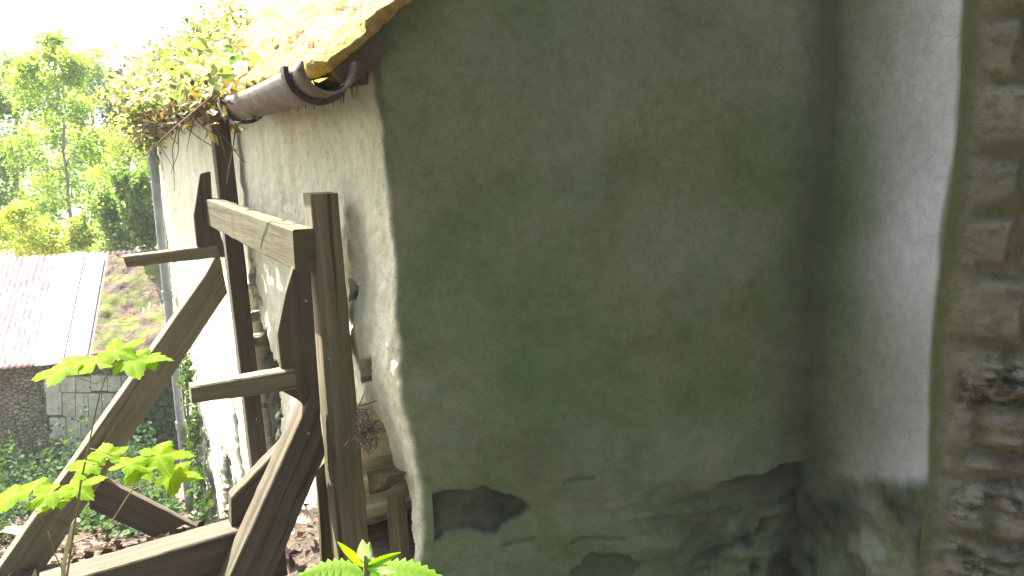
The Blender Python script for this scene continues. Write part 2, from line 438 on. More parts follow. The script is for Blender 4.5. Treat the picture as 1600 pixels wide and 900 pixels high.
# rest of the gable up to the ridge and down again, the back and the far gable: plain walls behind the neighbouring wall
RU = 1.75
def quad(*p): return list(p)
def plain_walls():
    zb = -.6; pts = []
    ur = A + G * RU
    a = A + G * (GL + .09); b = A + G * (2 * RU)
    q0 = [Vector((*a.xy, zb)), Vector((*b.xy, zb)), Vector((*b.xy, roof_z(A) - .08)), Vector((*ur.xy, roof_z(ur) - .09)), Vector((*a.xy, roof_z(a) - .09))]
    o2 = W * LW
    f = A + o2; g_ = A + G * 2 * RU + o2; h = ur + o2
    zf = gz(f.x, f.y) - .4
    far = [Vector((*(f + G * .02).xy, zf)), Vector((*g_.xy, zf)), Vector((*g_.xy, roof_z(A) - .08)), Vector((*h.xy, roof_z(ur) - .09)), Vector((*(f + G * .02).xy, roof_z(A) - .1))]
    V = q0 + far; Fc = [(0, 1, 2, 3, 4), (9, 8, 7, 6, 5), (1, 6, 7, 2)]
    mob('back_wall', V, Fc, M_plaster, cottage, attrs=dict(algae=[.6] * 10, bare=[0] * 10, damp=[0] * 10, pale=[0] * 10))
plain_walls()

# ------------------------------------------------------------------ roof
def build_roof():
    k = N('mossy_tiles'); g = k.geo(); n = k.noise(g, 12, 6, .7); n2 = k.noise(g, 55, 4, .7)
    tile = k.mix(k.ramp(n, [(.35, 0), (.65, 1)]), (.20, .10, .07), (.33, .19, .13))
    moss = k.mix(k.ramp(n2, [(.3, 0), (.7, 1)]), (.20, .15, .032), (.42, .32, .085))
    k.col(k.mix(k.attr('moss'), tile, moss)); k.bump(k.math('ADD', n, n2), .9, .02)
    L = LW + .25; T = RU / math.hypot(TS.x, TS.y) + .05
    def verge(q, ms): return .022 * fbm(q * 12, 4) + .010 * fbm(q * 60, 2) + .008 * ms
    def fn(s, t):
        q = E0 + W * s + TS * t
        c = (t / .13) % 1.0; row = int(t / .13)
        h = .012 * (1 - c)
        joint = (s / .17 + .5 * (row % 2)) % 1.0
        if joint < .08: h -= .008
        m = fbm(q * 5, 4) * .9 + .55 - .25 * sstep(.0, 1.3, t) + .35 * (1 - sstep(0, .12, s))
        ms = sstep(.28, .5, m)
        h += ms * (.008 + .016 * abs(fbm(q * 18, 3)) + .014 * max(0, fbm(q * 7 + Vector((4, 4, 4)), 3)) + .008 * fbm(q * 50, 2)) * (.5 + .5 * sstep(0, .08, s))
        # ragged lower and near edges
        q = q + TS * (.02 * fbm(q * 9 + Vector((0, 0, 8)), 3) if t < .01 else 0)
        if s < .01: q = q - W * verge(q, ms)
        return q + NR * h, dict(moss=ms)
    ss = np.concatenate([np.arange(0, 1.2, .012), np.arange(1.2, L, .035)]); ts = np.arange(0, T, .0125)
    V, Fc, At = grid(ss, ts, fn)
    nv = len(V); n = len(ts); m_ = len(ss)
    # thickness: an underside sheet and edges
    for i in range(m_):
        for j in range(n):
            q = E0 + W * ss[i] + TS * ts[j]; V.append(q - W * (verge(q, .6) if i == 0 else 0) + TS * (.02 * fbm(q * 9 + Vector((0, 0, 8)), 3) if j == 0 else 0) - NR * (.014 + (.008 * fbm(q * 30, 2) if i < 3 else 0))); At['moss'].append(.75)
    Fb = [(nv + i * n + j, nv + i * n + j + 1, nv + (i + 1) * n + j + 1, nv + (i + 1) * n + j) for i in range(m_ - 1) for j in range(n - 1)]
    for i in range(m_ - 1):
        Fb.append((i * n, nv + i * n, nv + (i + 1) * n, (i + 1) * n)); j = n - 1
        Fb.append((i * n + j, (i + 1) * n + j, nv + (i + 1) * n + j, nv + i * n + j))
    for j in range(n - 1):
        Fb.append((j, j + 1, nv + j + 1, nv + j)); i = (m_ - 1) * n
        Fb.append((i + j, nv + i + j, nv + i + j + 1, i + j + 1))
    mob('roof', V, Fc + Fb, k.m, cottage, True, attrs=At)['label'] = 'old tiled roof slope thick with yellow moss'
    # the other slope
    R0 = E0 + TS * T; TB = Vector((TS.x, TS.y, -TS.z))
    D = R0 + TB * T
    V = [R0, R0 + W * L, D + W * L, D]; V += [v - Vector((0, 0, .05)) for v in V]
    mob('back_roof', V, [(0, 1, 2, 3), (7, 6, 5, 4), (0, 3, 7, 4), (1, 5, 6, 2), (2, 6, 7, 3)], k.m, cottage, attrs=dict(moss=[.4] * 8))
    # verge board under the tiles, on the gable
    def board(a, b, up, th, name, mat, lab=None):
        V = [a, b, b + up, a + up]; V = V + [v + th for v in V]
        o = mob(name, V, [(0, 1, 2, 3), (7, 6, 5, 4), (0, 4, 5, 1), (1, 5, 6, 2), (2, 6, 7, 3), (3, 7, 4, 0)], mat, cottage)
        if lab: o['label'] = lab
    a = E0 + W * .006 + TS * .01 - NR * .016
    board(a, a + TS * .135, -NR * .05, W * .03, 'verge_board', M_timber_dark, 'dark brown board under the mossy verge')
    # eave: a dark board closing the gap behind the gutter, and rafter feet
    e = E0 + W * .06 + TS * .10 - NR * .028
    board(e, e + W * (LW - .05), -Vector((0, 0, 1)) * .075, n1 * -.018, 'eaves_board', M_timber_dark)
    for i in range(11):
        r = E0 + W * (.18 + i * .53) + TS * .012 - NR * .026
        board(r, r + TS * .14, -NR * .055, W * .045, 'rafter_end', M_timber_dark)
build_roof()

# ------------------------------------------------------------------ gutter and its brackets, downpipe
def build_gutter():
    PE = (A - W * .10, nG)
    c0 = hit(PE, 515, 101); rr = .063
    down = Vector((0, 0, -1)); side = n1
    def ring(p, r, sag=0): 
        return [p + side * (math.cos(a) * r) + down * (math.sin(a) * r + sag) for a in np.linspace(-.12, math.pi + .12, 15)]
    end = (hit((c0, n1), 366, 180) - c0).dot(W)
    ss = np.arange(0, end, .06); V = []; Fc = []
    for i, s in enumerate(ss):
        p = c0 + W * s + down * (.012 * math.sin(s * 2.2) + .02 * s)
        r = rr
        V += ring(p, r) + list(reversed(ring(p, r - .006)))
    n = 30
    for i in range(len(ss) - 1):
        for k in range(n): Fc.append((i * n + k, i * n + (k + 1) % n, (i + 1) * n + (k + 1) % n, (i + 1) * n + k))
    Fc.append(tuple(range(n - 1, -1, -1))); Fc.append(tuple((len(ss) - 1) * n + k for k in range(n)))
    g = mob('gutter', V, Fc, M_iron, cottage, False); g.data.polygons.foreach_set('use_smooth', [len(p.vertices) == 4 for p in g.data.polygons]); g['label'] = 'sagging half round gutter with open near end'
    # moss and silt lying in the gutter
    us = np.arange(.02, end - .05, .02); vs = np.linspace(-1, 1, 9)
    def fn(s, v):
        p = c0 + W * s + down * (.012 * math.sin(s * 2.2) + .02 * s)
        h = rr * .78 - .02 * abs(fbm(Vector((s * 9, v * 2, 0)), 3)) - .012 * (1 - v * v)
        w = math.sqrt(max(0, (rr - .007) ** 2 - h * h))
        return p + side * v * w + down * h, {}
    mv, mf, _ = grid(us, vs, fn)
    mm = mat_simple('gutter_moss', (.20, .17, .03), (.45, .38, .06), 40, 1, .8)
    mob('gutter_moss', mv, mf, mm, g, True)['label'] = 'yellow moss lying in the gutter'
    for s in (.10, end - .22):
        p = c0 + W * s + down * (.012 * math.sin(s * 2.2) + .02 * s); V = []; Fc = []
        a = [q + Vector((0, 0, 0)) for q in ring(p, rr + .004)]; b = ring(p, rr + .016)
        V = a + b + [q + W * .035 for q in a] + [q + W * .035 for q in b]; n = 15
        for k in range(n - 1):
            Fc += [(k, k + 1, n + k + 1, n + k), (2 * n + k, 3 * n + k, 3 * n + k + 1, 2 * n + k + 1), (n + k, n + k + 1, 3 * n + k + 1, 3 * n + k), (k, 2 * n + k, 2 * n + k + 1, k + 1)]
        Fc += [(0, n, 3 * n, 2 * n), (n - 1, 3 * n - 1, 4 * n - 1, 2 * n - 1)]
        mob('bracket', V, Fc, M_timber_dark if False else mat_brk, g)
mat_brk = mat_simple('dark_iron', (.03, .03, .028), (.07, .065, .06), 30, .6, .2)
build_gutter()
def build_pipe():
    pp = (A + n1 * .06, n1)
    a = hit(pp, 237, 225); b = hit(pp, 297, 800)
    a = a; pth = []
    for i in range(20):
        t = i / 19; q = a.lerp(b, t); q.x = a.x + (b.x - a.x) * t; pth.append(q)
    v, f = tube(pth, .037, 14)
    o = mob('downpipe', v, f, M_lead, cottage, True); o['label'] = 'grey round downpipe at the far end of the wall'
    for t in (.04, .38, .74):
        q = a.lerp(b, t); d = (b - a).normalized()
        v, f = tube([q - d * .035, q + d * .035], .046, 14)
        mob('pipe_collar', v, f, M_lead, o, False)
build_pipe()

# ------------------------------------------------------------------ neighbouring wall: plastered return and rough stone end
D0 = P(1476, 450, 1.85); D0.z = 0
RD = (D0 - B).normalized(); RL = (D0 - B).length
nR = Vector((RD.y, -RD.x, 0))
if nR.x > 0: nR = -nR
X = (P(1800, 450, 1.80) - D0); X.z = 0; X.normalize(); nX = Vector((X.y, -X.x, 0))
if nX.y > 0: nX = -nX
PS = (D0, nX)
cpx = [(1506, -60), (1503, 0), (1500, 90), (1494, 200), (1480, 320), (1469, 400), (1459, 500), (1453, 560), (1451, 650), (1450, 735), (1440, 800), (1430, 900), (1425, 1000)]
cz = sorted([(h.z, (h - D0).dot(X)) for h in (hit(PS, *q) for q in cpx)]); CZ = ([q[0] for q in cz], [q[1] for q in cz])
RB = .03
def retpath(q, z):
    """q < 0: along the return (0 = edge), q > 0: along the stone end"""
    if q <= -RB: p = D0 + RD * q; n = nR
    elif q >= RB: p = D0 + X * q; n = nX
    else:
        t = (q + RB) / (2 * RB)
        p = (D0 - RD * RB) * (1 - t) ** 2 + D0 * 2 * t * (1 - t) + (D0 + X * RB) * t * t
        n = (nR * (1 - t) + nX * t).normalized()
    sh = float(np.interp(z, *CZ))
    p = p + X * sh * (math.exp(-(q / .22) ** 2) if q < 0 else math.exp(-(q / .6) ** 2))
    return Vector((p.x, p.y, z)), n
ZB, ZT = -.5, 3.4
neighbour = thing('stone_wall', Vector((D0.x, D0.y, gz(D0.x, D0.y))), 'rough stone wall end with smooth pale plastered return beside the gable', 'wall')
def ret_fn(q, z):
    p, n = retpath(q, z)
    x, y = proj(p)
    jx = x + 10 * fbm(p * 8, 3); jy = y + 10 * fbm(p * 9 + Vector((5, 5, 5)), 3)
    low = sstep(-10, 20, jy - np.interp(x, [1270, 1330, 1400, 1460], [722, 735, 742, 745]))
    wob = .016 * fbm(p * 1.4, 3) + .003 * fbm(p * 7, 3)
    wob += low * (.008 + .022 * fbm(p * 7, 4) + .012 * fbm(p * 24, 4)) * min(1, -q / .1 + .4 if q < 0 else .4)
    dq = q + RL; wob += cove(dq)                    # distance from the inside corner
    damp = .72 * math.exp(-(max(0, dq) / (.06 + .03 * fbm(p * 2, 2))) ** 2) + low * max(0, min(.9, .3 + .9 * fbm(p * 5.5 + Vector((4, 0, 1)), 4))) + .12 * max(0, fbm(p * 2, 3))  # darker towards the inside corner and in patches low down
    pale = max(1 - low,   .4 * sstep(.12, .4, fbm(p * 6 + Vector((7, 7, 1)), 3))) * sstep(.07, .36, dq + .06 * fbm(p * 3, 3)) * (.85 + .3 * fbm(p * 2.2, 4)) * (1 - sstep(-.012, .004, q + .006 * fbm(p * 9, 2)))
    bare = min(.9, low * max(0, fbm(p * 6 + Vector((2, 2, 2)), 4) * 2 - .1))
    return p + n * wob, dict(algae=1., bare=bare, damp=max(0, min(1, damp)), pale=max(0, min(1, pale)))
qs = np.concatenate([np.arange(-RL - .06, -.06, .009), np.arange(-.06, RB + .03, .004)])
V, Fc, At = grid(qs, np.arange(ZB, ZT, .0095), ret_fn)
mob('plaster_render', V, flip(Fc), M_plaster, neighbour, True, attrs=At)['label'] = 'smooth grey white plaster return, greener towards the inside corner'

# courses: joints read off the photo at x ~ 1560
jpx = [-210, -95, 20, 128, 243, 335, 428, 540, 625, 705, 742, 835, 905, 990]
jz = [hit(PS, 1555, y).z for y in jpx]
def stone_fn(q, z):
    p, n = retpath(q, z)
    zz = z + .018 * fbm(Vector((q * 2.2, z * 1.1, 4)), 3) + .01 * q
    i = 0; d = min(abs(zz - j) for j in jz)
    row = sum(1 for j in jz if zz < j)
    # upright joints, different in each course
    rnd = random.Random(row * 13 + 5); off = rnd.uniform(0, .3); w = rnd.uniform(.17, .33)
    u = (q + off + .008 * fbm(Vector((q * 9, z * 9, 1)), 2)) / w; du = min(u % 1, 1 - u % 1) * w
    edge = min(d, du if q > .05 else 1)
    j = 1 - sstep(.002, .034, edge + .012 * fbm(p * 14, 4))
    x, y = proj(p)
    sl = 0
    for ya, yb, k in ((562, 640, 1), (752, 805, 1), (840, 905, 1), (650, 735, .5)):
        if ya - 20 < y < yb + 20: sl = max(sl, k * sstep(ya - 12, ya + 8, y + 8 * fbm(p * 14, 3)) * (1 - sstep(yb - 8, yb + 12, y + 8 * fbm(p * 14, 3))))
    sl *= sstep(.03, .08, q)
    lay = fbm(Vector((p.x * 7, p.y * 7, p.z * 55)), 4)
    wob = .019 * (1 - j) + .014 * fbm(p * 5, 3) + .006 * fbm(p * 20, 4) - .01 * j
    wob += sl * (.022 * lay + .014 * fbm(Vector((p.x * 24, p.y * 24, p.z * 60)), 3) - .004)
    wob += .03 * sstep(725, 800, y)
    fr = sstep(RB, .14, q)
    moss = max(.8 * j * (.7 + fbm(p * 5, 3)), (1 - sstep(.01, .055, q + .012 * fbm(p * 8, 2))), .45 * max(0, fbm(p * 3 + Vector((2, 0, 6)), 3) * 2)) * (1 - .85 * sl)
    slate = sl * sstep(-.05, .25, fbm(p * 12 + Vector((1, 8, 0)), 3) + .12)
    wob0 = .016 * fbm(p * 1.4, 3) + .003 * fbm(p * 7, 3) + .0015 + .008 * sstep(735, 770, y)
    return p + n * (wob * fr + wob0 * (1 - fr)), dict(moss=max(0, min(1, moss)), slate=max(0, min(1, slate)))
qs = np.concatenate([np.arange(.004, .42, .0042), np.arange(.42, 1.2, .02)])
V, Fc, At = grid(qs, np.arange(ZB, ZT, .0055), stone_fn)
mob('stone_face', V, flip(Fc), M_stone, neighbour, True, attrs=At)['label'] = 'rough coursed stone end face with mossy joints and split slates'
a = D0 + X * 1.19; b = a + RD * -2.2; c = B - RD * .02; 
V = [Vector((*q.xy, z)) for z in (ZB, ZT - .02) for q in (a, b, c, D0 + X * .05 - nX * -.0)]
mob('wall_core', V, [(0, 1, 5, 4), (1, 2, 6, 5), (4, 5, 6, 7)], M_stone, neighbour, attrs=dict(moss=[.3] * 8, slate=[0] * 8))

# ------------------------------------------------------------------ timber shoring
npt = hit(PW, 556, 470); FN = (npt + n1 * .02, W)
fpt = hit(PW, 391, 450); FF = (fpt + n1 * .02, W)
print('near frame depth', npt, 'far frame', fpt)
shore_base = hit(FN, 400, 900); shore_base = Vector((shore_base.x, shore_base.y, gz(shore_base.x, shore_base.y)))
shore = thing('timber_shoring', shore_base, 'weathered timber raking shores propping the white side wall', 'timber shoring')
def off(pl, d): return (pl[0] + W * d, pl[1])
def loft(S, E, n, c=.004, seed=0, rough=.0016, sag=0):
    """board between two end quads (4 corners each), corners eased, surfaces a little uneven"""
    def sec(Q):
        out = []
        for i in range(4):
            a, b, d = Q[i], Q[i - 1], Q[(i + 1) % 4]
            out += [a + (b - a).normalized() * c, a + (d - a).normalized() * c]
        return out
    V = []; Fc = []
    for i in range(n + 1):
        t = i / n; Q = [s.lerp(e, t) for s, e in zip(S, E)]
        cen = sum(Q, Vector()) / 4
        for q in sec(Q):
            d = (q - cen).normalized()
            V.append(q + d * (rough * noise.noise(q * 11 + Vector((seed, 0, 0))) + rough * 1.2 * noise.noise(q * 40 + Vector((0, seed, 0)))))
    for i in range(n):
        for k in range(8): Fc.append((i * 8 + k, i * 8 + (k + 1) % 8, (i + 1) * 8 + (k + 1) % 8, (i + 1) * 8 + k))
    Fc.append(tuple(range(7, -1, -1))); Fc.append(tuple(n * 8 + k for k in range(8)))
    # face outwards
    cen = sum(V, Vector()) / len(V)
    return V, Fc
def fixn(o):
    bm = bmesh.new(); bm.from_mesh(o.data); bmesh.ops.recalc_face_normals(bm, faces=bm.faces); bm.to_mesh(o.data); bm.free()
def timber(name, pl, a0, b0, a1, b1, ext, mat=None, lab=None, seed=0, parent=shore, c=.004, n=28):
    """camera-facing face a0-b0-b1-a1 in the plane, ext = thickness vector"""
    Q = [hit(pl, *q) for q in (a0, b0, a1, b1)]
    S = [Q[0], Q[1], Q[1] + ext, Q[0] + ext]; E = [Q[2], Q[3], Q[3] + ext, Q[2] + ext]
    V, Fc = loft(S, E, n, c, seed)
    xx = (sum(E, Vector()) - sum(S, Vector())).normalized(); zz = ext.normalized(); zz = (zz - xx * zz.dot(xx)).normalized(); yy = zz.cross(xx)
    fr = Matrix((xx, yy, zz)).transposed()
    o = mob(name, V, Fc, mat or M_timber, parent, frame=fr); fixn(o)
    if lab: o['label'] = lab
    return o
def plate(name, pl, poly, th, mat, lab=None, axis=None, parent=shore):
    V = [hit(pl, *q) for q in poly]; n = len(V); V = V + [v + W * th for v in V]
    Fc = [tuple(range(n)), tuple(range(2 * n - 1, n - 1, -1))] + [(i, n + i, n + (i + 1) % n, (i + 1) % n) for i in range(n)]
    xx = Vector((0, 0, 1)); zz = W; yy = zz.cross(xx); fr = Matrix((xx, yy, zz)).transposed()
    o = mob(name, V, Fc, mat, parent, frame=fr)
    bm = bmesh.new(); bm.from_mesh(o.data); bmesh.ops.recalc_face_normals(bm, faces=bm.faces)
    bmesh.ops.bevel(bm, geom=list(bm.edges), offset=.003, segments=1, affect='EDGES'); bm.to_mesh(o.data); bm.free()
    if lab: o['label'] = lab
    return o
# near frame
timber('post', FN, (485, 304), (528, 302), (541, 1010), (592, 1010), W * .085, None, 'nearer upright post against the wall', 1)
timber('raker', off(FN, -.004), (494, 602), (508, 712), (318, 992), (388, 992), W * .10, M_timber_dark, 'nearer raking timber leaning down from the post', 2)  # darker timber carries the shade of its camera-facing side
plate('gusset_board', off(FN, .014), [(459, 418), (485, 418), (501, 640), (500, 668), (470, 628), (442, 612), (440, 580), (434, 522), (447, 458)], .03, M_timber_dark, 'dark tapering board behind the nearer raker head')
timber('needle', off(FN, -.008), (298, 605), (300, 631), (462, 577), (464, 609), W * .05, M_timber, 'nearer short bracket sticking out from the wall', 3)
# beam joining the two frames
hp = hit(off(FN, -.002), 459, 390); HB = (hp, n1)
def beam():
    Q = [hit(HB, 457, 359), hit(HB, 461, 424), hit(HB, 316, 309), hit(HB, 324, 352)]
    e = -n1 * .058
    V, Fc = loft([Q[0], Q[1], Q[1] + e, Q[0] + e], [Q[2], Q[3], Q[3] + e, Q[2] + e], 30, .004, 9)
    xx = (Q[2] - Q[0]).normalized(); zz = n1; zz = (zz - xx * zz.dot(xx)).normalized(); yy = zz.cross(xx)
    o = mob('beam', V, Fc, M_timber_pale, shore, frame=Matrix((xx, yy, zz)).transposed()); fixn(o)
    o['label'] = 'pale sawn horizontal beam joining the two props'
    for t, s in ((.12, .3), (.12, .72), (.87, .4)):
        q = Q[0].lerp(Q[2], t).lerp(Q[1].lerp(Q[3], t), s); v, f = tube([q - n1 * .01, q + n1 * .004], [.008, .007], 8)
        mob('bolt', v, f, mat_brk, o)
beam()
# far frame
timber('post', FF, (329, 178), (357, 176), (402, 800), (428, 800), W * .09, M_timber_dark, 'farther upright post reaching up to the eaves', 4)
plate('gusset_board', off(FF, -.03), [(313, 271), (329, 268), (333, 330), (349, 380), (352, 402), (330, 402), (308, 386), (303, 337)], .03, M_timber_dark, 'dark tapering board behind the farther raker head')
timber('needle', off(FF, -.036), (192, 401), (198, 418), (338, 383), (345, 402), W * .06, M_timber, 'farther short bracket sticking out from the wall', 5)
timber('raker', off(FF, -.034), (343, 398), (355, 458), (-66, 980), (5, 985), W * .10, M_timber, 'farther long raking timber with sunlit top edge', 6)
timber('brace', off(FF, -.02), (140, 738), (140, 795), (352, 846), (300, 868), W * .06, M_timber_dark, 'dark diagonal brace between farther raker and wall foot', 7)
timber('tie_beam', off(FN, .10), (60, 921), (60, 1010), (440, 810), (450, 900), W * .10, M_timber_dark, 'low horizontal tie running out from the nearer raker', 8)
timber('plank', off(FN, .14), (470, 664), (480, 720), (361, 778), (362, 838), W * .05, M_timber_dark, 'short broken plank behind the nearer raker', 10)
for (x, y), pl in (((482, 677), off(FN, -.006)), ((478, 470), off(FN, .01)), ((514, 560), off(FN, -.002))):
    q = hit(pl, x, y); v, f = tube([q + W * .01, q - W * .006], [.004, .0035], 8)
    mob('bolt', v, f, M_lead, shore)
stk = off(FN, .11)
Q = [hit(stk, 496, 735), hit(stk, 514, 715), hit(stk, 508, 960), hit(stk, 536, 960)]
V, Fc = loft([Q[0], Q[1], Q[1] + W * .03, Q[0] + W * .03], [Q[2], Q[3], Q[3] + W * .03, Q[2] + W * .03], 16, .003, 3)
o = mob('wooden_stake', V, Fc, M_timber_pale, frame=Matrix((Vector((0, 0, 1)), Vector((0, 0, 1)).cross(n1), n1)).transposed()); fixn(o)
tag(o, 'pale wooden stake standing on the soil beside the nearer post foot', 'stake')

# bits in the hole in the wall behind the near post
IN = (A + G * .02 - n1 * .015, n1)
def stud(a0, b0, a1, b1, name, lab, cat, mat, pl=IN, th=.03, seed=0):
    Q = [hit(pl, *q) for q in (a0, b0, a1, b1)]; e = -n1 * th
    V, Fc = loft([Q[0], Q[1], Q[1] + e, Q[0] + e], [Q[2], Q[3], Q[3] + e, Q[2] + e], 14, .002, seed, .003)
    xx = (Q[2] - Q[0]).normalized(); zz = (n1 - xx * n1.dot(xx)).normalized()
    o = mob(name, V, Fc, mat, frame=Matrix((xx, zz.cross(xx), zz)).transposed()); fixn(o); tag(o, lab, cat)
stud((603, 775), (618, 775), (614, 930), (632, 930), 'broken_lath', 'brown upright lath inside the broken hollow of the side wall', 'lath', M_timber, seed=21)
stud((574, 738), (577, 775), (606, 744), (600, 757), 'broken_board', 'splintered pale board end lying across the hollow beside the nearer post', 'board', M_timber_pale, (A + n1 * .03, n1), .05, 22)

# ------------------------------------------------------------------ leaves
def leaf_cloud(pts, size, jitter=.5, nrm=None, shape='rhomb', rng=None):
    """numpy leaf cards: pts (n,3) -> verts, faces; every leaf its own small folded blade"""
    rng = rng or np.random; n = len(pts)
    d = rng.normal(size=(n, 3)); d /= np.linalg.norm(d, axis=1)[:, None]
    up = rng.normal(size=(n, 3)) * .8 + (np.array(nrm) if nrm is not None else np.array([0, 0, .9]))
    up /= np.linalg.norm(up, axis=1)[:, None]
    d -= up * np.sum(d * up, axis=1)[:, None]; d /= np.linalg.norm(d, axis=1)[:, None]
    s = np.cross(up, d)
    L = size * (1 + jitter * rng.uniform(-1, 1, n))[:, None]
    if shape == 'rhomb':
        v = np.stack([pts - d * L * .5, pts + s * L * .32 - d * L * .05 + up * L * .06, pts + d * L * .5 - up * L * .08, pts - s * L * .32 - d * L * .05 + up * L * .06], 1)
        m = 4; fl = [(0, 1, 2, 3)]
    else:
        v = np.stack([pts - d * L * .45, pts + s * L * .42 - d * L * .3 + up * L * .05, pts + s * L * .36 + d * L * .12 + up * L * .06, pts + d * L * .55 - up * L * .1,
                      pts - s * L * .36 + d * L * .12 + up * L * .06, pts - s * L * .42 - d * L * .3 + up * L * .05], 1)
        m = 6; fl = [(0, 1, 2, 3), (0, 3, 4, 5)]
    V = v.reshape(-1, 3); base = np.arange(n) * m
    Fc = [tuple(int(b) + k for k in f) for b in base for f in fl]
    return V, Fc
def clump_pts(c, r, n, rng):
    u = rng.normal(size=(n, 3)); u /= np.linalg.norm(u, axis=1)[:, None]
    t = rng.uniform(.15, 1, n) ** .55
    p = u * t[:, None] * np.array(r)
    # sub-clumping so that the outline is uneven and gaps show
    k = max(3, n // 55); cs = p[rng.randint(0, n, k)]; w = rng.randint(0, k, n)
    return np.array(c) + cs[w] * .72 + (p * .36) + rng.normal(size=(n, 3)) * np.array(r) * .05

LEAF_PALE = mat_leaf('pale_spring_leaf', [(.13, .20, .045), (.20, .28, .07), (.25, .31, .10)], .5)
LEAF_MID = mat_leaf('mid_green_leaf', [(.06, .115, .028), (.105, .17, .045), (.14, .20, .055)], .45)
LEAF_DARK = mat_leaf('dark_evergreen_leaf', [(.02, .045, .018), (.04, .07, .03), (.06, .09, .04)], .2)
LEAF_YEL = mat_leaf('yellow_green_leaf', [(.20, .27, .05), (.28, .34, .07), (.34, .37, .11)], .55)
LEAF_CLIMB = mat_leaf('climber_leaf', [(.05, .09, .025), (.11, .15, .04), (.19, .21, .07), (.27, .25, .12), (.30, .27, .16)], .4, (1, 1, .7))
LEAF_IVY = mat_leaf('ivy_leaf', [(.02, .045, .015), (.04, .075, .022), (.06, .10, .03)], .25, None, .7, .1)
LEAF_GC = mat_leaf('ground_leaf', [(.018, .042, .018), (.032, .065, .024), (.07, .11, .04)], .25, None, .75, .08)

def tree(name, label, cat, base, trunk_top, r0, clumps, leaf, size, group=None, seed=0, bark=M_bark, shape='rhomb', twigs=2, mult=2.2):
    rng = np.random.RandomState(seed)
    root = thing(name, base, label, cat, group)
    n = 14; path = [Vector(base).lerp(Vector(trunk_top), i / n) + Vector((rng.normal() * .05, rng.normal() * .05, 0)) * (i > 0) * min(1, (Vector(trunk_top) - Vector(base)).length / 6) for i in range(n + 1)]
    parts = [tube(path, [r0 * (1 - .8 * i / n) for i in range(n + 1)], 8)]
    for c, r, k in clumps:
        c = Vector(c); H = trunk_top[2] - base[2]
        t = max(.15, min(.97, (c.z - r[2] * .6 - base[2]) / H)); i = t * n; a = path[int(i)].lerp(path[min(n, int(i) + 1)], i % 1)
        for w in range(twigs):
            e = c + Vector(rng.normal(size=3) * np.array(r) * .45)
            m = a.lerp(e, .5) + Vector((rng.normal() * .1, rng.normal() * .1, abs(rng.normal()) * .12)) * (e - a).length * .5
            pts = [a.lerp(m, q / 3).lerp(m.lerp(e, q / 3), q / 3) for q in range(4)]
            rr = r0 * .3 * (1 - .6 * t); parts.append(tube(pts, [rr, rr * .7, rr * .45, rr * .2], 5))
    v, f = join(parts); mob('trunk', v, f, bark, root, True)
    pts = np.concatenate([clump_pts(c, r, int(k * mult), rng) for c, r, k in clumps])
    V, Fc = leaf_cloud(pts, size, .5, shape=shape, rng=rng)
    mob('crown', V, Fc, leaf, root)
    return root
def px_clumps(depth, spec, dj=1.0, seed=0):
    """spec rows: px, py, radius px across, radius px up, count"""
    rng = np.random.RandomState(seed + 50); out = []
    for x, y, rx, ry, k in spec:
        d = depth + rng.uniform(-dj, dj); c = P(x, y, d); m = d / F
        out.append((tuple(c), (rx * m, rx * m, ry * m), k))
    return out
def at_ground(px, d):
    p = P(px, 400, d); return (p.x, p.y, gz(p.x, p.y) - .1)

# unseen trees added behind the camera to darken the gable and near timbers
def near_trees():
    g = 'trees shading the near end of the cottage'
    for i, (x, y, rows) in enumerate([(-2.2, -4.2, [((-2.4, -3.6, 3.2), (2.0, 1.5, 1.6), 1700), ((-1.6, -4.2, 5.2), (2.0, 1.6, 1.5), 1500), ((-3.2, -4.6, 1.6), (1.6, 1.2, 1.3), 700)]),
                                      (1.6, -3.8, [((1.6, -3.2, 3.0), (2.1, 1.5, 1.6), 1700), ((1.4, -2.6, 5.0), (2.2, 1.6, 1.4), 1700), ((1.8, -4.0, 1.4), (1.8, 1.2, 1.2), 700)]),
                                      (4.6, -2.0, [((4.4, -1.4, 3.0), (1.7, 1.9, 1.7), 1700), ((3.6, -.6, 5.0), (1.8, 2.0, 1.3), 1700)]),
                                      (-5.2, -2.4, [((-5.0, -2.2, 3.2), (1.6, 2.0, 1.8), 1700), ((-4.6, -2.0, 5.2), (1.8, 2.0, 1.3), 1500), ((-4.8, -2.0, 1.2), (1.3, 1.6, 1.3), 1500)]),
                                      (-7.2, .4, [((-6.8, .2, 2.6), (1.6, 1.8, 1.8), 1700), ((-6.4, 0, 4.4), (1.6, 1.8, 1.2), 1500), ((-6.6, .2, .6), (1.3, 1.6, 1.3), 1500)])]):
        tree('leafy_tree', ['dense leafy tree behind the camera on the left', 'dense leafy tree straight behind the camera', 'dense leafy tree behind the camera by the stone wall', 'dense leafy tree on the slope left of the photographer', 'dense leafy tree lowest on the slope beside the photographer'][i], 'tree',
             (x, y, gz(x, y) - .1), (x, y, 5.2), .12, rows, LEAF_DARK, .30, g, 60 + i, twigs=1, mult=1.9)
near_trees()
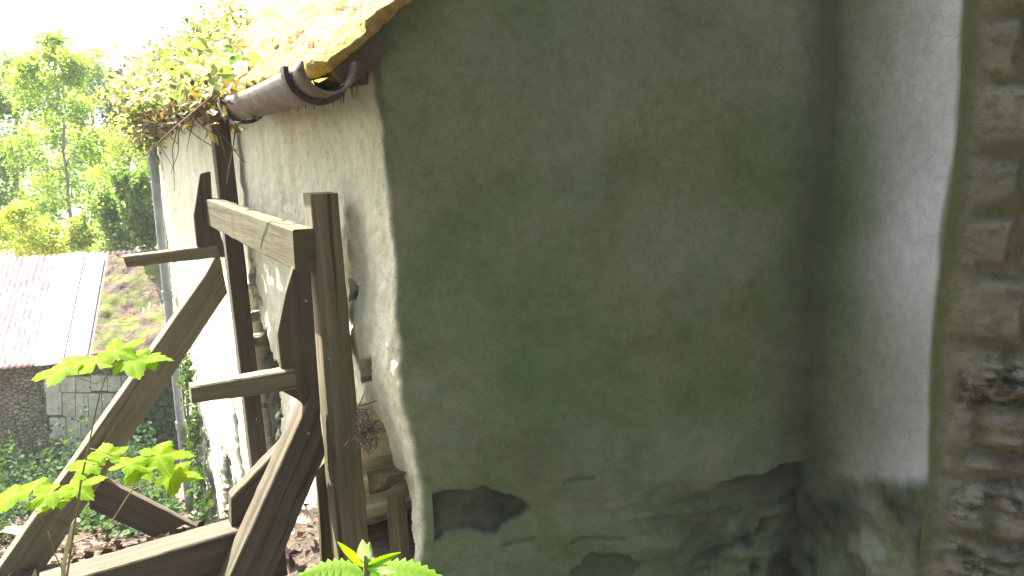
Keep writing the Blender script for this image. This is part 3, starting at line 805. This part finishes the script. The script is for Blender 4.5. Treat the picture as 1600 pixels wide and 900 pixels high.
# woods beyond the shed
def woods():
    g = 'trees in the valley beyond the shed'
    d = 20; b = at_ground(110, d)
    tree('slender_tree', 'tall slender pale green tree with thin upright trunk, tallest behind the shed', 'tree', b, tuple(P(84, 75, d)), .07,
         px_clumps(d, [(84, 78, 34, 36, 380), (60, 110, 45, 40, 420), (110, 105, 40, 40, 420), (50, 150, 45, 45, 420), (115, 160, 42, 45, 420), (85, 210, 50, 40, 420), (35, 240, 45, 45, 420), (140, 230, 40, 45, 420), (95, 290, 60, 40, 420), (60, 330, 50, 40, 350)]), LEAF_PALE, .10, g, 1)
    d = 23; b = at_ground(-30, d)
    tree('broadleaf_tree', 'pale broadleaf tree at the left edge of the valley behind the shed', 'tree', b, tuple(P(-30, 150, d)), .14,
         px_clumps(d, [(-40, 190, 60, 60, 500), (5, 160, 35, 40, 420), (12, 250, 45, 50, 560), (-60, 280, 60, 60, 400), (20, 330, 50, 45, 560)]), LEAF_MID, .11, g, 2)
    d = 27; b = at_ground(190, d)
    tree('broadleaf_tree', 'yellowish spreading tree just left of the downpipe behind darker bushes', 'tree', b, tuple(P(200, 140, d)), .16,
         px_clumps(d, [(190, 215, 50, 40, 520), (230, 180, 45, 45, 520), (160, 260, 45, 40, 480), (240, 250, 50, 50, 560), (280, 160, 60, 45, 560), (210, 290, 50, 40, 480)]), LEAF_YEL, .11, g, 3)
    d = 30; b = at_ground(186, d)
    tree('evergreen_tree', 'dark bluish green evergreen standing out among paler trees', 'tree', b, tuple(P(186, 100, d)), .2,
         px_clumps(d, [(188, 122, 20, 20, 420), (178, 150, 26, 24, 560), (200, 158, 24, 26, 560), (186, 190, 32, 26, 700), (184, 225, 36, 30, 600)], .5), LEAF_DARK, .13, g, 4)
    d = 36
    for i, (x, t, lf, lab) in enumerate([(20, 78, LEAF_PALE, 'hazy pale tree far behind the slender tree'), (140, 76, LEAF_PALE, 'hazy green tree between slender tree and dark evergreen'),
                                         (250, 84, LEAF_PALE, 'hazy pale tree rising behind the roof ivy'), (330, 70, LEAF_PALE, 'hazy green tree top behind the ivy on the roof')]):
        b = at_ground(x, d)
        tree('distant_tree', lab, 'tree', b, tuple(P(x, t + 30, d)), .2,
             px_clumps(d, [(x - 35, t + 70, 55, 45, 620), (x + 35, t + 65, 55, 45, 620), (x, t + 30, 50, 36, 520), (x, t + 150, 75, 50, 520), (x - 30, t + 220, 70, 60, 420), (x + 35, t + 220, 70, 60, 420)], 2), lf, .17, g, 10 + i)
    d = 15; b = at_ground(200, d)
    tree('shrub', 'dark green bushy shrub between shed roof and the downpipe', 'shrub', b, tuple(P(200, 300, d)), .06,
         px_clumps(d, [(165, 330, 40, 45, 620), (205, 275, 38, 40, 620), (225, 350, 36, 48, 700), (190, 375, 50, 40, 620), (215, 300, 35, 40, 420)], .6), LEAF_MID, .075, 'bushes behind the shed roof', 21)
    d = 14.6; b = at_ground(235, d)
    tree('shrub', 'dense green shrub tight behind the downpipe above the shed', 'shrub', b, tuple(P(232, 330, d)), .05,
         px_clumps(d, [(232, 360, 24, 36, 460), (222, 300, 26, 34, 380), (205, 345, 24, 28, 340)], .3), LEAF_MID, .07, 'bushes behind the shed roof', 22)
    d = 16.2; b = at_ground(40, d)
    tree('shrub', 'bright yellow green bush leaning over the left shed ridge', 'shrub', b, tuple(P(40, 340, d)), .06,
         px_clumps(d, [(0, 365, 50, 42, 620), (50, 370, 48, 40, 620), (20, 330, 32, 26, 360), (95, 378, 42, 34, 520)], .6), LEAF_YEL, .085, 'bushes behind the shed roof', 23)
    d = 15.8; b = at_ground(140, d)
    tree('shrub', 'bright low bush over the middle of the shed ridge', 'shrub', b, tuple(P(140, 370, d)), .05,
         px_clumps(d, [(125, 378, 40, 30, 520), (165, 390, 36, 22, 420), (120, 350, 26, 20, 260)], .5), LEAF_PALE, .085, 'bushes behind the shed roof', 24)
woods()

# ------------------------------------------------------------------ shed
def build_shed():
    e0 = P(-160, 586, 11.6); e1 = P(300, 543, 12.6); e1.z = e0.z
    ex = (e1 - e0); L = ex.length; ex.normalize(); ey = Vector((-ex.y, ex.x, 0))
    if ey.y < 0: ey = -ey
    r0 = P(0, 405, 13.9); rise = r0.z - e0.z; run = (r0 - e0).dot(ey)
    sl = (ey * run + Vector((0, 0, rise))).normalized(); SL = math.hypot(run, rise)
    up = ex.cross(sl); up = up if up.z > 0 else -up
    base = Vector((e0.x, e0.y, gz(e0.x, e0.y)))
    shed = thing('shed', base, 'low stone shed with rusty red corrugated roof below the cottage', 'shed')
    rk = N('rusty_corrugated_iron'); g = rk.geo(); n = rk.noise(g, 6, 6, .75); n2 = rk.noise(g, 25, 4, .7)
    c = rk.mix(rk.ramp(n, [(.4, 0), (.6, 1)]), (.54, .25, .22), (.64, .50, .47)); c = rk.mix(rk.ramp(n2, [(.55, 0), (.68, .85)]), c, (.6, .56, .52)); rk.col(c); rk.b.inputs['Roughness'].default_value = .7
    pk = mat_simple('pale_roof_sheet', (.66, .62, .62), (.78, .75, .75), 4, .6, .1)
    eave = [(0, 572), (55, 566), (60, 565)]
    def s_at(px): return (hit((e0, up), px, 480) - e0).dot(ex)
    s1, s2, s3 = s_at(78), s_at(124), s_at(152)
    def sheet(sa, sb, ta, tb, lift, wave, name, mat, lab, pitch=.085, extra=None):
        us = np.arange(sa, sb, pitch / 8); vs = np.linspace(ta, tb, 40)
        def fn(s, t):
            h = lift + wave * math.cos(2 * math.pi * s / pitch)
            if extra: h += extra(s, t)
            return e0 + ex * s + sl * t + up * h, {}
        V, Fc, _ = grid(us, vs, fn); nv = len(V)
        V += [v - up * .012 for v in V]; n_ = len(vs); m_ = len(us)
        Fc = Fc + [tuple(nv + i for i in reversed(f)) for f in Fc]
        for i in range(m_ - 1): Fc += [(i * n_, nv + i * n_, nv + (i + 1) * n_, (i + 1) * n_)]
        for j in range(n_ - 1): Fc += [(j, j + 1, nv + j + 1, nv + j), ((m_ - 1) * n_ + j, nv + (m_ - 1) * n_ + j, nv + (m_ - 1) * n_ + j + 1, (m_ - 1) * n_ + j + 1)]
        o = mob(name, V, Fc, mat, shed, True); o['label'] = lab
    sheet(0, L + .6, -.08, SL, .02, .018, 'roof', rk.m, 'rusty pinkish red corrugated iron roof', .085)
    sheet(s1, s2 - .03, -.12, SL - .02, .052, .004, 'roof_panel', pk, 'pale flat roof sheet beside the rusty red sheets', .3)
    sheet(s2 + .0, s3, -.02, SL - .10, .058, .004, 'roof_panel', pk, 'pale flat roof sheet beside the mossy litter', .3)
    lk = N('leaf_litter'); g = lk.geo(); n = lk.noise(g, 3.5, 5, .7); n2 = lk.noise(g, 18, 5, .75)
    c = lk.mix(lk.ramp(n2, [(.35, 0), (.65, 1)]), (.05, .035, .025), (.20, .14, .10)); c = lk.mix(lk.ramp(n, [(.47, 0), (.56, 1)]), c, (.13, .15, .03)); lk.col(c); lk.bump(n2, 1, .06)
    def ex_(s, t): return .05 + .06 * fbm(Vector((s * 1.6, t * 1.6, 0)), 4) + .03 * fbm(Vector((s * 8, t * 8, 0)), 3)
    sheet(s3 + .05, L + .4, -.05, SL - .12, .03, .0, 'roof_litter', lk.m, 'brown leaf litter and moss lying on the roof', .3, ex_)
    # stone wall under the eave
    H = e0.z - base.z + 1.2
    k = N('shed_rubble'); g = k.geo()
    vo = k.n('ShaderNodeTexVoronoi', feature='DISTANCE_TO_EDGE'); mp = k.n('ShaderNodeMapping'); mp.inputs['Scale'].default_value = (2.2, 2.2, 4.2); k.l(g, mp.inputs[0]); k.l(mp.outputs[0], vo.inputs['Vector'])
    n = k.noise(g, 4, 6, .7); n2 = k.noise(g, 22, 5, .7)
    c = k.mix(k.ramp(n, [(.35, 0), (.65, 1)]), (.19, .175, .11), (.36, .32, .22)); c = k.mix(k.ramp(n2, [(.5, 0), (.7, .6)]), c, (.08, .085, .05))
    c = k.mix(k.ramp(vo.outputs[0], [(.02, 1), (.10, 0)]), c, (.07, .06, .04)); k.col(c); k.bump(k.math('ADD', k.ramp(vo.outputs[0], [(0, 0), (.15, 1)]), n2), .8, .04)
    def wfn(s, z):
        p = e0 + ex * s + ey * .22; p.z = e0.z - .02 - z
        return p - ey * (.05 * fbm(p * 1.8, 4) + .02 * fbm(p * 8, 3)), {}
    V, Fc, _ = grid(np.arange(0, L + .4, .06), np.arange(0, H, .06), wfn)
    mob('wall', V, Fc, k.m, shed, True)['label'] = 'rubble stone front wall under the roof edge'
    back = e0 + ey * (2 * run); V = []
    a = e0 + ey * .25; b = a + ex * (L + .3); c_ = b + ey * (run * 1.6); d_ = a + ey * (run * 1.6)
    for z0 in (e0.z - H, e0.z - .05): V += [Vector((*q.xy, z0)) for q in (a, b, c_, d_)]
    V += [Vector((*(a + ey * (run - .25)).xy, r0.z - .05)), Vector((*(b + ey * (run - .25)).xy, r0.z - .05))]
    mob('rear_wall', V, [(1, 2, 6, 9, 5), (0, 4, 8, 7, 3), (2, 3, 7, 6)], k.m, shed)
    # back slope
    q0 = e0 + sl * SL; q1 = q0 + ex * (L + .6); dn = ey * run - Vector((0, 0, rise))
    V = [q0, q1, q1 + dn, q0 + dn]; V += [v - Vector((0, 0, .02)) for v in V]
    mob('back_roof', V, [(0, 1, 2, 3), (7, 6, 5, 4), (0, 4, 5, 1), (1, 5, 6, 2), (2, 6, 7, 3), (3, 7, 4, 0)], rk.m, shed)
    # whitewashed block infill
    bk = mat_simple('whitewashed_block', (.36, .36, .25), (.52, .51, .40), 5, .9, .4, 0, (.2, .22, .12), 16)
    WP = (e0 + ey * .14, ey); parts = []
    rows = [(588, 612), (614, 650), (652, 686), (688, 722), (724, 750)]
    rng = random.Random(5)
    for ri, (ya, yb) in enumerate(rows):
        x = 66 + rng.uniform(-6, 6) + (8 if ri > 1 else 0)
        while x < 200:
            w = rng.uniform(20, 27); xa, xb = x + .5, x + w - .5; x += w
            if ri == 3 and rng.random() < .15: continue
            jy = rng.uniform(-1.5, 1.5); lean = rng.uniform(0, .012)
            Q = [hit((WP[0] - ey * lean, ey), *q) for q in ((xa, ya + jy), (xb, ya + jy), (xb + 1, yb + jy), (xa + 1, yb + jy))]
            bm = bmesh.new(); vs = [bm.verts.new(q) for q in Q] + [bm.verts.new(q + ey * .2) for q in Q]
            for f in ((0, 3, 2, 1), (4, 5, 6, 7), (0, 1, 5, 4), (1, 2, 6, 5), (2, 3, 7, 6), (3, 0, 4, 7)): bm.faces.new([vs[i] for i in f])
            bmesh.ops.bevel(bm, geom=list(bm.edges), offset=.006, segments=1, affect='EDGES'); bm.verts.index_update()
            parts.append(([v.co.copy() for v in bm.verts], [tuple(v.index for v in f.verts) for f in bm.faces])); bm.free()
    v, f = join(parts); o = mob('block_infill', v, f, bk, shed); o['label'] = 'patch of pale whitewashed blocks in the stone wall'; fixn(o)
    # ivy on the shed wall
    rng = np.random.RandomState(8); pts = []
    for x, y, rx, ry, n in [(235, 600, 30, 40, 900), (225, 670, 40, 45, 1200), (215, 730, 55, 40, 1200), (255, 640, 22, 60, 700), (190, 760, 60, 30, 700)]:
        q = rng.normal(size=(n, 2)) * .5
        for a_, b_ in q:
            h = hit((e0 + ey * .05, ey), x + a_ * rx, y + b_ * ry); pts.append(tuple(h - ey * abs(rng.normal()) * .16))
    V, Fc = leaf_cloud(np.array(pts), .075, .4, nrm=tuple(-ey * .8 + Vector((0, 0, .4))), shape='six', rng=rng)
    st = []
    for x in (205, 222, 240, 258):
        st.append(tube([hit((e0 + ey * .10, ey), x + 8 * math.sin(i + x), 800 - i * 26) for i in range(9)], [.02 * (1 - i / 11) for i in range(9)], 5))
    iv = thing('ivy_plant', Vector(base) + ex * 4, 'dark ivy covering the right end of the shed wall', 'ivy')
    mob('foliage', V, Fc, LEAF_IVY, iv); v, f = join(st); mob('stem', v, f, M_bark, iv, True)
    return e0, ex, ey
SHED = build_shed()

# ------------------------------------------------------------------ ground plants
def ground_cover():
    rng = np.random.RandomState(31); pts = []
    while len(pts) < 9000:
        y = rng.uniform(4.8, 11.8); x = rng.uniform(-7.5, -.28 * y - .2)
        w = (A + W * ((y - A.y) / W.y)).x
        if x > w - .12: continue
        d = fbm(Vector((x * 1.1, y * 1.1, 2)), 3) + .55 * sstep(6.5, 10.5, y) + .05
        if d < .12: continue
        h = abs(rng.normal()) * .11 * (1 + 2.6 * sstep(8.8, 11.5, y)) * min(1, d * 2.5)
        pts.append((x, y, gz(x, y) + h + .02))
    V, Fc = leaf_cloud(np.array(pts), .06, .5, shape='six', rng=rng)
    tag(mob('ground_cover', V, Fc, LEAF_GC), 'low green ground cover over the soil below the shed wall', kind='stuff')
ground_cover()
def leaf_litter():
    rng = np.random.RandomState(41); pts = []
    while len(pts) < 5200:
        y = rng.uniform(2.3, 8.5); x = rng.uniform(-6, -.2); w = (A + W * ((y - A.y) / W.y)).x
        if x > w - .02: continue
        pts.append((x, y, gz(x, y) + .03 + .05 * fbm(Vector((x, y, 0)) * 1.3)))
    V, Fc = leaf_cloud(np.array(pts), .045, .6, nrm=(0, 0, 1.6), rng=rng)
    tag(mob('leaf_litter', V, Fc, mat_leaf('fallen_leaf', [(.02, .015, .011), (.045, .032, .022), (.08, .06, .042), (.12, .095, .07)], .05, None, .9, .05)), 'dead leaves and chips scattered over the soil slope', kind='stuff')
leaf_litter()
def pipe_ivy():
    rng = np.random.RandomState(77); pts = []
    for x, y, rx, ry, n in [(298, 590, 5, 45, 300), (306, 680, 7, 45, 320), (314, 750, 8, 30, 300), (322, 790, 10, 18, 200)]:
        for a_, b_ in rng.normal(size=(n, 2)) * .5:
            h = hit((A + n1 * .03, n1), x + a_ * rx, y + b_ * ry); pts.append(tuple(h + n1 * abs(rng.normal()) * .035))
    V, Fc = leaf_cloud(np.array(pts), .035, .4, nrm=tuple(n1 + Vector((0, 0, .4))), shape='six', rng=rng)
    b = hit((A + n1 * .05, n1), 303, 800)
    r = thing('climbing_ivy', b, 'ivy climbing the cottage wall foot beside the downpipe', 'ivy'); mob('foliage', V, Fc, LEAF_IVY, r)
    v, f = tube([hit((A + n1 * .03, n1), 303 - i * 1.6, 810 - i * 28) for i in range(9)], .012, 6); mob('stem', v, f, M_bark, r, True)
pipe_ivy()

# climber growing over the far end of the roof and the gutter
def roof_climber():
    rng = np.random.RandomState(5); pts = []
    for _ in range(8000):
        s = 1.1 + 5.1 * rng.beta(2.0, 1.2); t = abs(rng.normal()) * (.10 + .30 * sstep(1.8, 5.5, s)) - .06
        h = abs(rng.normal()) * (.03 + .10 * sstep(2, 5.5, s))
        pts.append(tuple(E0 + W * s + TS * t + NR * (h + .02) + Vector((0, 0, 1)) * max(0, rng.normal() * .05)))
    for x, y, rx, ry, n in [(330, 60, 35, 35, 240), (300, 110, 50, 35, 460), (350, 95, 35, 40, 260), (245, 150, 40, 40, 520), (225, 195, 28, 36, 420), (365, 20, 22, 18, 50), (270, 160, 40, 26, 420)]:
        for a_, b_ in rng.normal(size=(int(n * 2.2), 2)) * .55:
            d = (A + W * LW * .86).y + rng.normal() * .3
            pts.append(tuple(P(x + a_ * rx, y + b_ * ry, d)))
    V, Fc = leaf_cloud(np.array(pts), .042, .5, shape='six', rng=rng)
    r = thing('roof_climber', E0 + W * 4.5, 'yellow green climber sprawling over the far end of the mossy roof', 'climbing plant')
    mob('foliage', V, Fc, LEAF_CLIMB, r)
    st = []; rr = random.Random(4)
    for i in range(36):                                              # dead stems hanging at the eave
        s = 1.5 + 4.6 * rr.random() ** .8; a = E0 + W * s + n1 * rr.uniform(-.02, .06) - Vector((0, 0, .02)); q = [a]
        d = Vector((rr.uniform(-1, 1), rr.uniform(-1, 1), -rr.uniform(.2, 1.4)))
        for k in range(4): d += Vector((rr.uniform(-.6, .6), rr.uniform(-.6, .6), rr.uniform(-.5, .4))); q.append(q[-1] + d * .055)
        st.append(tube(q, [.004, .0035, .003, .002, .001], 5))
    for i in range(26):                                              # runners along the gutter
        s = 1.4 + rr.random() * 3.8; q = [E0 + W * s + TS * rr.uniform(-.06, .05) + NR * .03]
        for k in range(6): q.append(q[-1] + W * rr.uniform(.05, .16) + TS * rr.uniform(-.04, .04) + Vector((0, 0, rr.uniform(-.03, .03))))
        st.append(tube(q, .0035, 5))
    pl = (A + n1 * .22, n1)
    st.append(tube([hit(pl, *q) for q in ((338, 146), (310, 168), (284, 190), (258, 212), (236, 234), (215, 250))], [.004, .004, .0035, .003, .0025, .002], 6))
    st.append(tube([hit(pl, *q) for q in ((368, 190), (366, 215), (362, 245), (357, 268), (354, 288))], [.0025, .0025, .002, .002, .0015], 6))
    v, f = join(st); mob('stem', v, f, M_twig, r, True)
    rng2 = np.random.RandomState(9); pts = []
    for _ in range(1000):
        s = .7 + 5.2 * rng2.random() ** .8; pts.append(tuple(E0 + W * s + n1 * rng2.uniform(-.02, .1) - Vector((0, 0, abs(rng2.normal()) * .055 - .02))))
    V, Fc = leaf_cloud(np.array(pts), .045, .5, rng=rng2)
    mob('dead_leaves', V, Fc, mat_leaf('dead_leaf', [(.06, .045, .03), (.14, .10, .06), (.20, .16, .07)], .2), r)
roof_climber()

# small roots and cobweb-dark tufts under the near gutter
def eave_roots():
    rr = random.Random(12); st = []
    for i in range(46):
        s = .06 + rr.random() * 1.6; a = A + W * s + n1 * .012 + G * eshift(1.7) * math.exp(-(s / 1.3) ** 2); a.z = roof_z(a) - .085; q = [a]
        for k in range(3): q.append(q[-1] + W * rr.uniform(-.012, .012) + n1 * rr.uniform(-.004, .006) - Vector((0, 0, rr.uniform(.008, .03))))
        st.append(tube(q, [.006, .004, .003, .001], 5))
    v, f = join(st); mob('rootlets', v, f, M_twig, bpy.data.objects['roof_climber'])['kind'] = 'stuff'
eave_roots()
def debris():
    c = hit((A + n1 * .05, n1), 571, 672); rng = np.random.RandomState(3); V = []; parts = []
    for i in range(90):
        p = c + Vector(rng.normal(size=3) * np.array((.012, .02, .03))); d = Vector(rng.normal(size=3)).normalized() * rng.uniform(.012, .03)
        parts.append(tube([p - d, p + Vector(rng.normal(size=3)) * .006, p + d], [.0016, .0022, .001], 4))
    v, f = join(parts); tag(mob('nest_debris', v, f, mat_simple('dry_debris', (.10, .07, .05), (.21, .16, .12), 60)), 'clump of dry reddish twigs lodged between nearer post and wall', 'debris clump')
debris()

# ------------------------------------------------------------------ sycamore sapling in the foreground
def maple_outline():
    pts = []; lob = [(-138, .62), (-68, .86), (0, 1.0), (68, .86), (138, .62)]
    half = [(-158, .18)]
    out = []
    for i, (a, r) in enumerate(lob):
        for da, k in ((-27, .62), (-22, .74), (-18, .70), (-10, .88), (-7, .84), (0, 1), (7, .84), (10, .88), (18, .70), (22, .74), (27, .62)):
            out.append((a + da, r * k))
        if i < 4: out.append(((a + lob[i + 1][0]) / 2, .52 if i in (1, 2) else .44))
    return [(0, -.0)] , out
def maple(c, size, yaw, pitch, rollz, rng):
    """one five-lobed leaf: stalk end at the origin, tip along +y; blade gently cupped and drooping"""
    _, out = maple_outline(); V = [Vector((0, .0, 0))]; 
    ring1 = []; ring2 = []
    def sh(x, y):
        return -.22 * (x * x + .8 * y * y) + .05 * math.sin(5 * math.atan2(x, y + .001)) * math.hypot(x, y) + .10 * noise.noise(Vector((x * 2.5, y * 2.5, yaw)))
    for k in (.5, 1.0):
        for a, r in out:
            t = math.radians(a); x, y = math.sin(t) * r * k, math.cos(t) * r * k
            V.append(Vector((x, y, sh(x, y))))
    n = len(out); Fc = []
    for i in range(n - 1):
        Fc.append((0, 1 + i + 1, 1 + i)); Fc.append((1 + i, 1 + i + 1, 1 + n + i + 1, 1 + n + i))
    M = Matrix.Rotation(pitch, 3, 'X') @ Matrix.Rotation(rollz, 3, 'Y') @ Matrix.Rotation(yaw, 3, 'Z')
    vein = [1.] + [1. if (i % 12) == 5 else 0. for i in range(n)] * 2
    return [c + M @ (v * size) for v in V], Fc, vein
M_syc = mat_leaf('sycamore_leaf', [(.07, .19, .008), (.13, .25, .008), (.20, .29, .008), (.28, .32, .01)], .6, (1, 1, .3), .7, .08, True)
def sapling():
    d = 1.55; rng = random.Random(3)
    foot = P(100, 1000, d + .02)
    root = thing('sycamore_sapling', foot, 'young sycamore sapling with two tiers of bright lobed leaves in front of the raker', 'sapling')
    st = []
    def br(pts, r):
        r = [q * .6 for q in r] if hasattr(r, '__len__') else r * .6
        st.append(tube([P(x, y, d + z) for x, y, z in pts], r, 6))
    br([(100, 1000, .02), (104, 905, .02), (112, 850, .0), (120, 800, 0), (127, 750, -.01), (138, 700, 0), (146, 660, 0), (156, 615, 0), (165, 590, 0), (172, 572, 0)], [.0045, .0042, .0038, .0036, .0034, .003, .0026, .002, .0018, .0015])
    br([(112, 850, 0), (150, 835, .01), (178, 810, .02), (200, 775, .02), (207, 765, .02), (205, 748, .02)], [.0025, .0024, .0022, .002, .0018, .0012])
    br([(207, 765, .02), (235, 755, .03), (262, 745, .03)], [.0016, .0014, .001])
    br([(207, 765, .02), (216, 752, .0), (238, 730, .0)], .0012)
    br([(127, 752, -.01), (150, 742, 0), (166, 724, 0)], .0013); br([(138, 700, 0), (160, 706, 0), (176, 712, 0)], .0013)
    br([(165, 590, 0), (150, 600, -.01), (128, 592, -.02), (104, 582, -.02)], .0013); br([(168, 585, 0), (192, 570, .02), (214, 562, .02)], .0012); br([(170, 578, 0), (188, 562, -.02), (205, 552, -.03)], .0011)
    br([(75, 830, 0), (64, 806, 0), (52, 795, -.01), (38, 786, -.02)], .0013); br([(64, 806, 0), (78, 800, .0), (92, 788, 0)], .0012)
    br([(104, 905, .02), (84, 862, .01), (75, 830, 0)], .0018)
    v, f = join(st); mob('stem', v, f, M_green_stem, root, True)
    L = [(100, 576, 46, 1.9, -.02), (150, 566, 50, .3, .0), (205, 563, 52, -1.2, .02), (180, 549, 44, -.6, -.03), (232, 560, 34, -1.5, .03), (128, 568, 40, 1.3, .03),
         (166, 712, 40, .5, 0), (143, 726, 40, 1.7, .01), (200, 726, 44, -.3, -.02), (246, 712, 52, -1.2, .02), (268, 742, 46, -1.7, .03), (222, 733, 34, 2.6, -.02),
         (96, 778, 46, 1.0, 0), (118, 762, 44, -.8, .02), (24, 772, 44, 1.8, -.02), (52, 764, 40, .2, .02), (80, 770, 36, 2.4, -.01)]
    for x, y, w, yaw, dz in L:
        c = P(x, y, d + dz); v, f, vn = maple(c, w * d / F * 1.16, yaw + rng.uniform(-.2, .2), .26 + rng.uniform(-.14, .14), rng.uniform(-.2, .2), rng)
        mob('leaf', v, f, M_syc, root, True, attrs=dict(vein=vn))
    # dried pale stalk beside it
    a = [P(x, y, d + .12) for x, y in ((96, 960), (100, 880), (106, 850), (114, 822), (121, 812))]
    v, f = tube(a, [.005, .005, .0045, .005, .007], 6); v2, f2 = tube([P(100, 884, d + .12), P(93, 874, d + .12)], [.003, .002], 5)
    v, f = join([(v, f), (v2, f2)])
    tag(mob('dry_stalk', v, f, mat_simple('straw', (.42, .36, .22), (.55, .5, .34), 30)), 'broken pale dry stalk standing under the sycamore leaves', 'stalk')
sapling()

# ------------------------------------------------------------------ nettle at the bottom edge
def toothed(c, size, width, dirv, upv, droop=.25, teeth=11):
    """pointed leaf with saw-toothed edge, base at c, tip along dirv"""
    d = dirv.normalized(); u = (upv - d * upv.dot(d)).normalized(); s = d.cross(u); V = []; Fc = []
    n = teeth * 2
    def pos(t, w, side):
        z = -droop * t * t + .10 * abs(side) * width * 2
        return c + d * (t * size) + s * (side * w * size) + u * (z * size)
    for i in range(n + 1):
        t = i / n; prof = width * math.sin(math.pi * min(1, t ** .75)) ** .8 if 0 < t < 1 else 0.002
        w = prof * (1.0 if i % 2 else .80)
        tt = t + (.02 if i % 2 else 0)
        V += [pos(tt, w, 1), pos(t, w * .5, 1), pos(t, 0, 0), pos(t, w * .5, -1), pos(tt, w, -1)]
    for i in range(n):
        for k in range(4): Fc.append((i * 5 + k, i * 5 + k + 1, (i + 1) * 5 + k + 1, (i + 1) * 5 + k))
    return V, Fc
def nettle():
    d = 1.25; foot = P(575, 1060, d)
    root = thing('nettle', foot, 'bright green nettle top with toothed leaves at the foot of the corner', 'plant')
    ax = [P(572, 1060, d), P(574, 960, d), P(571, 900, d), P(571, 868, d)]
    v, f = tube(ax, [.005, .0045, .0035, .0025], 8); mob('stem', v, f, M_green_stem, root, True)
    mk = mat_leaf('nettle_leaf', [(.13, .27, .02), (.19, .33, .03)], .55, (1, 1, .4)); mp = mat_leaf('young_nettle_leaf', [(.17, .24, .16), (.22, .30, .2)], .35)
    u = Vector((0, 0, 1)); m = d / F
    def lf(a, b, w, mat, up=u, droop=.2, toward=0, lab=None):
        pa = P(*a, d); pb = P(*b, d + toward); v, f = toothed(pa, (pb - pa).length, w, pb - pa, up, droop)
        o = mob('leaf', v, f, mat, root, True)
        if lab: o['label'] = lab
    fw = Vector((0, -1, .35))
    lf((571, 886), (527, 847), .12, mk, fw, .05); lf((573, 884), (628, 862), .11, mk, fw, -.05)
    lf((570, 880), (567, 842), .28, mp, fw, .0, .0, 'bluish young leaf folded at the top'); lf((572, 882), (578, 846), .22, mp, fw, .0, .01)
    lf((573, 886), (620, 893), .20, mk, Vector((0, -.6, 1)), .05, -.02)
    lf((570, 905), (452, 900), .30, mk, Vector((0, -.55, 1)), .22, -.02); lf((574, 908), (700, 905), .30, mk, Vector((0, -.55, 1)), .2, -.02)
    lf((571, 940), (490, 950), .3, mk, Vector((0, -.3, 1)), .2, -.12); lf((573, 935), (650, 950), .3, mk, Vector((0, -.3, 1)), .2, -.1)
nettle()

# ------------------------------------------------------------------ loose stones on the soil
def stones():
    rng = random.Random(9); me = None; k = 0
    mt = mat_simple('field_stone', (.20, .17, .13), (.36, .32, .26), 14, .95, .6)
    lab = ['pale flat stone leaning by the plank behind the nearer raker', 'grey lump of stone on the soil left of the stake', 'small brown stone on the soil near the raker foot', 'buff stone half sunk in the soil behind the stake',
           'pale stone at the farther post foot', 'grey block lying under the shed wall at far left']
    spots = [(488, 768, .085), (488, 800, .05), (452, 846, .035), (470, 822, .03), (322, 812, .11), (14, 842, .09)]
    for (x, y, r), lb in zip(spots, lab):
        # first point of the sight line that meets the slope
        rr = ray(x, y); t = 1.0
        while t < 30:
            p = CAM + rr * t
            if p.z < gz(p.x, p.y): break
            t += .01
        bm = bmesh.new(); bmesh.ops.create_icosphere(bm, subdivisions=3, radius=1)
        se = Vector((rng.uniform(0, 50), 0, 0))
        V = []
        for v in bm.verts:
            q = v.co.copy(); q = q * (1 + .35 * noise.noise(q * 1.2 + se) + .10 * noise.noise(q * 4 + se)); V.append(p + Vector((q.x * r * 1.3, q.y * r, q.z * r * .7)) + Vector((0, 0, r * .25)))
        bm.verts.index_update(); Fc = [tuple(v.index for v in f.verts) for f in bm.faces]; bm.free()
        tag(mob('loose_stone', V, Fc, mt, smooth=False), lb, 'stone', 'loose stones on the soil')
stones()
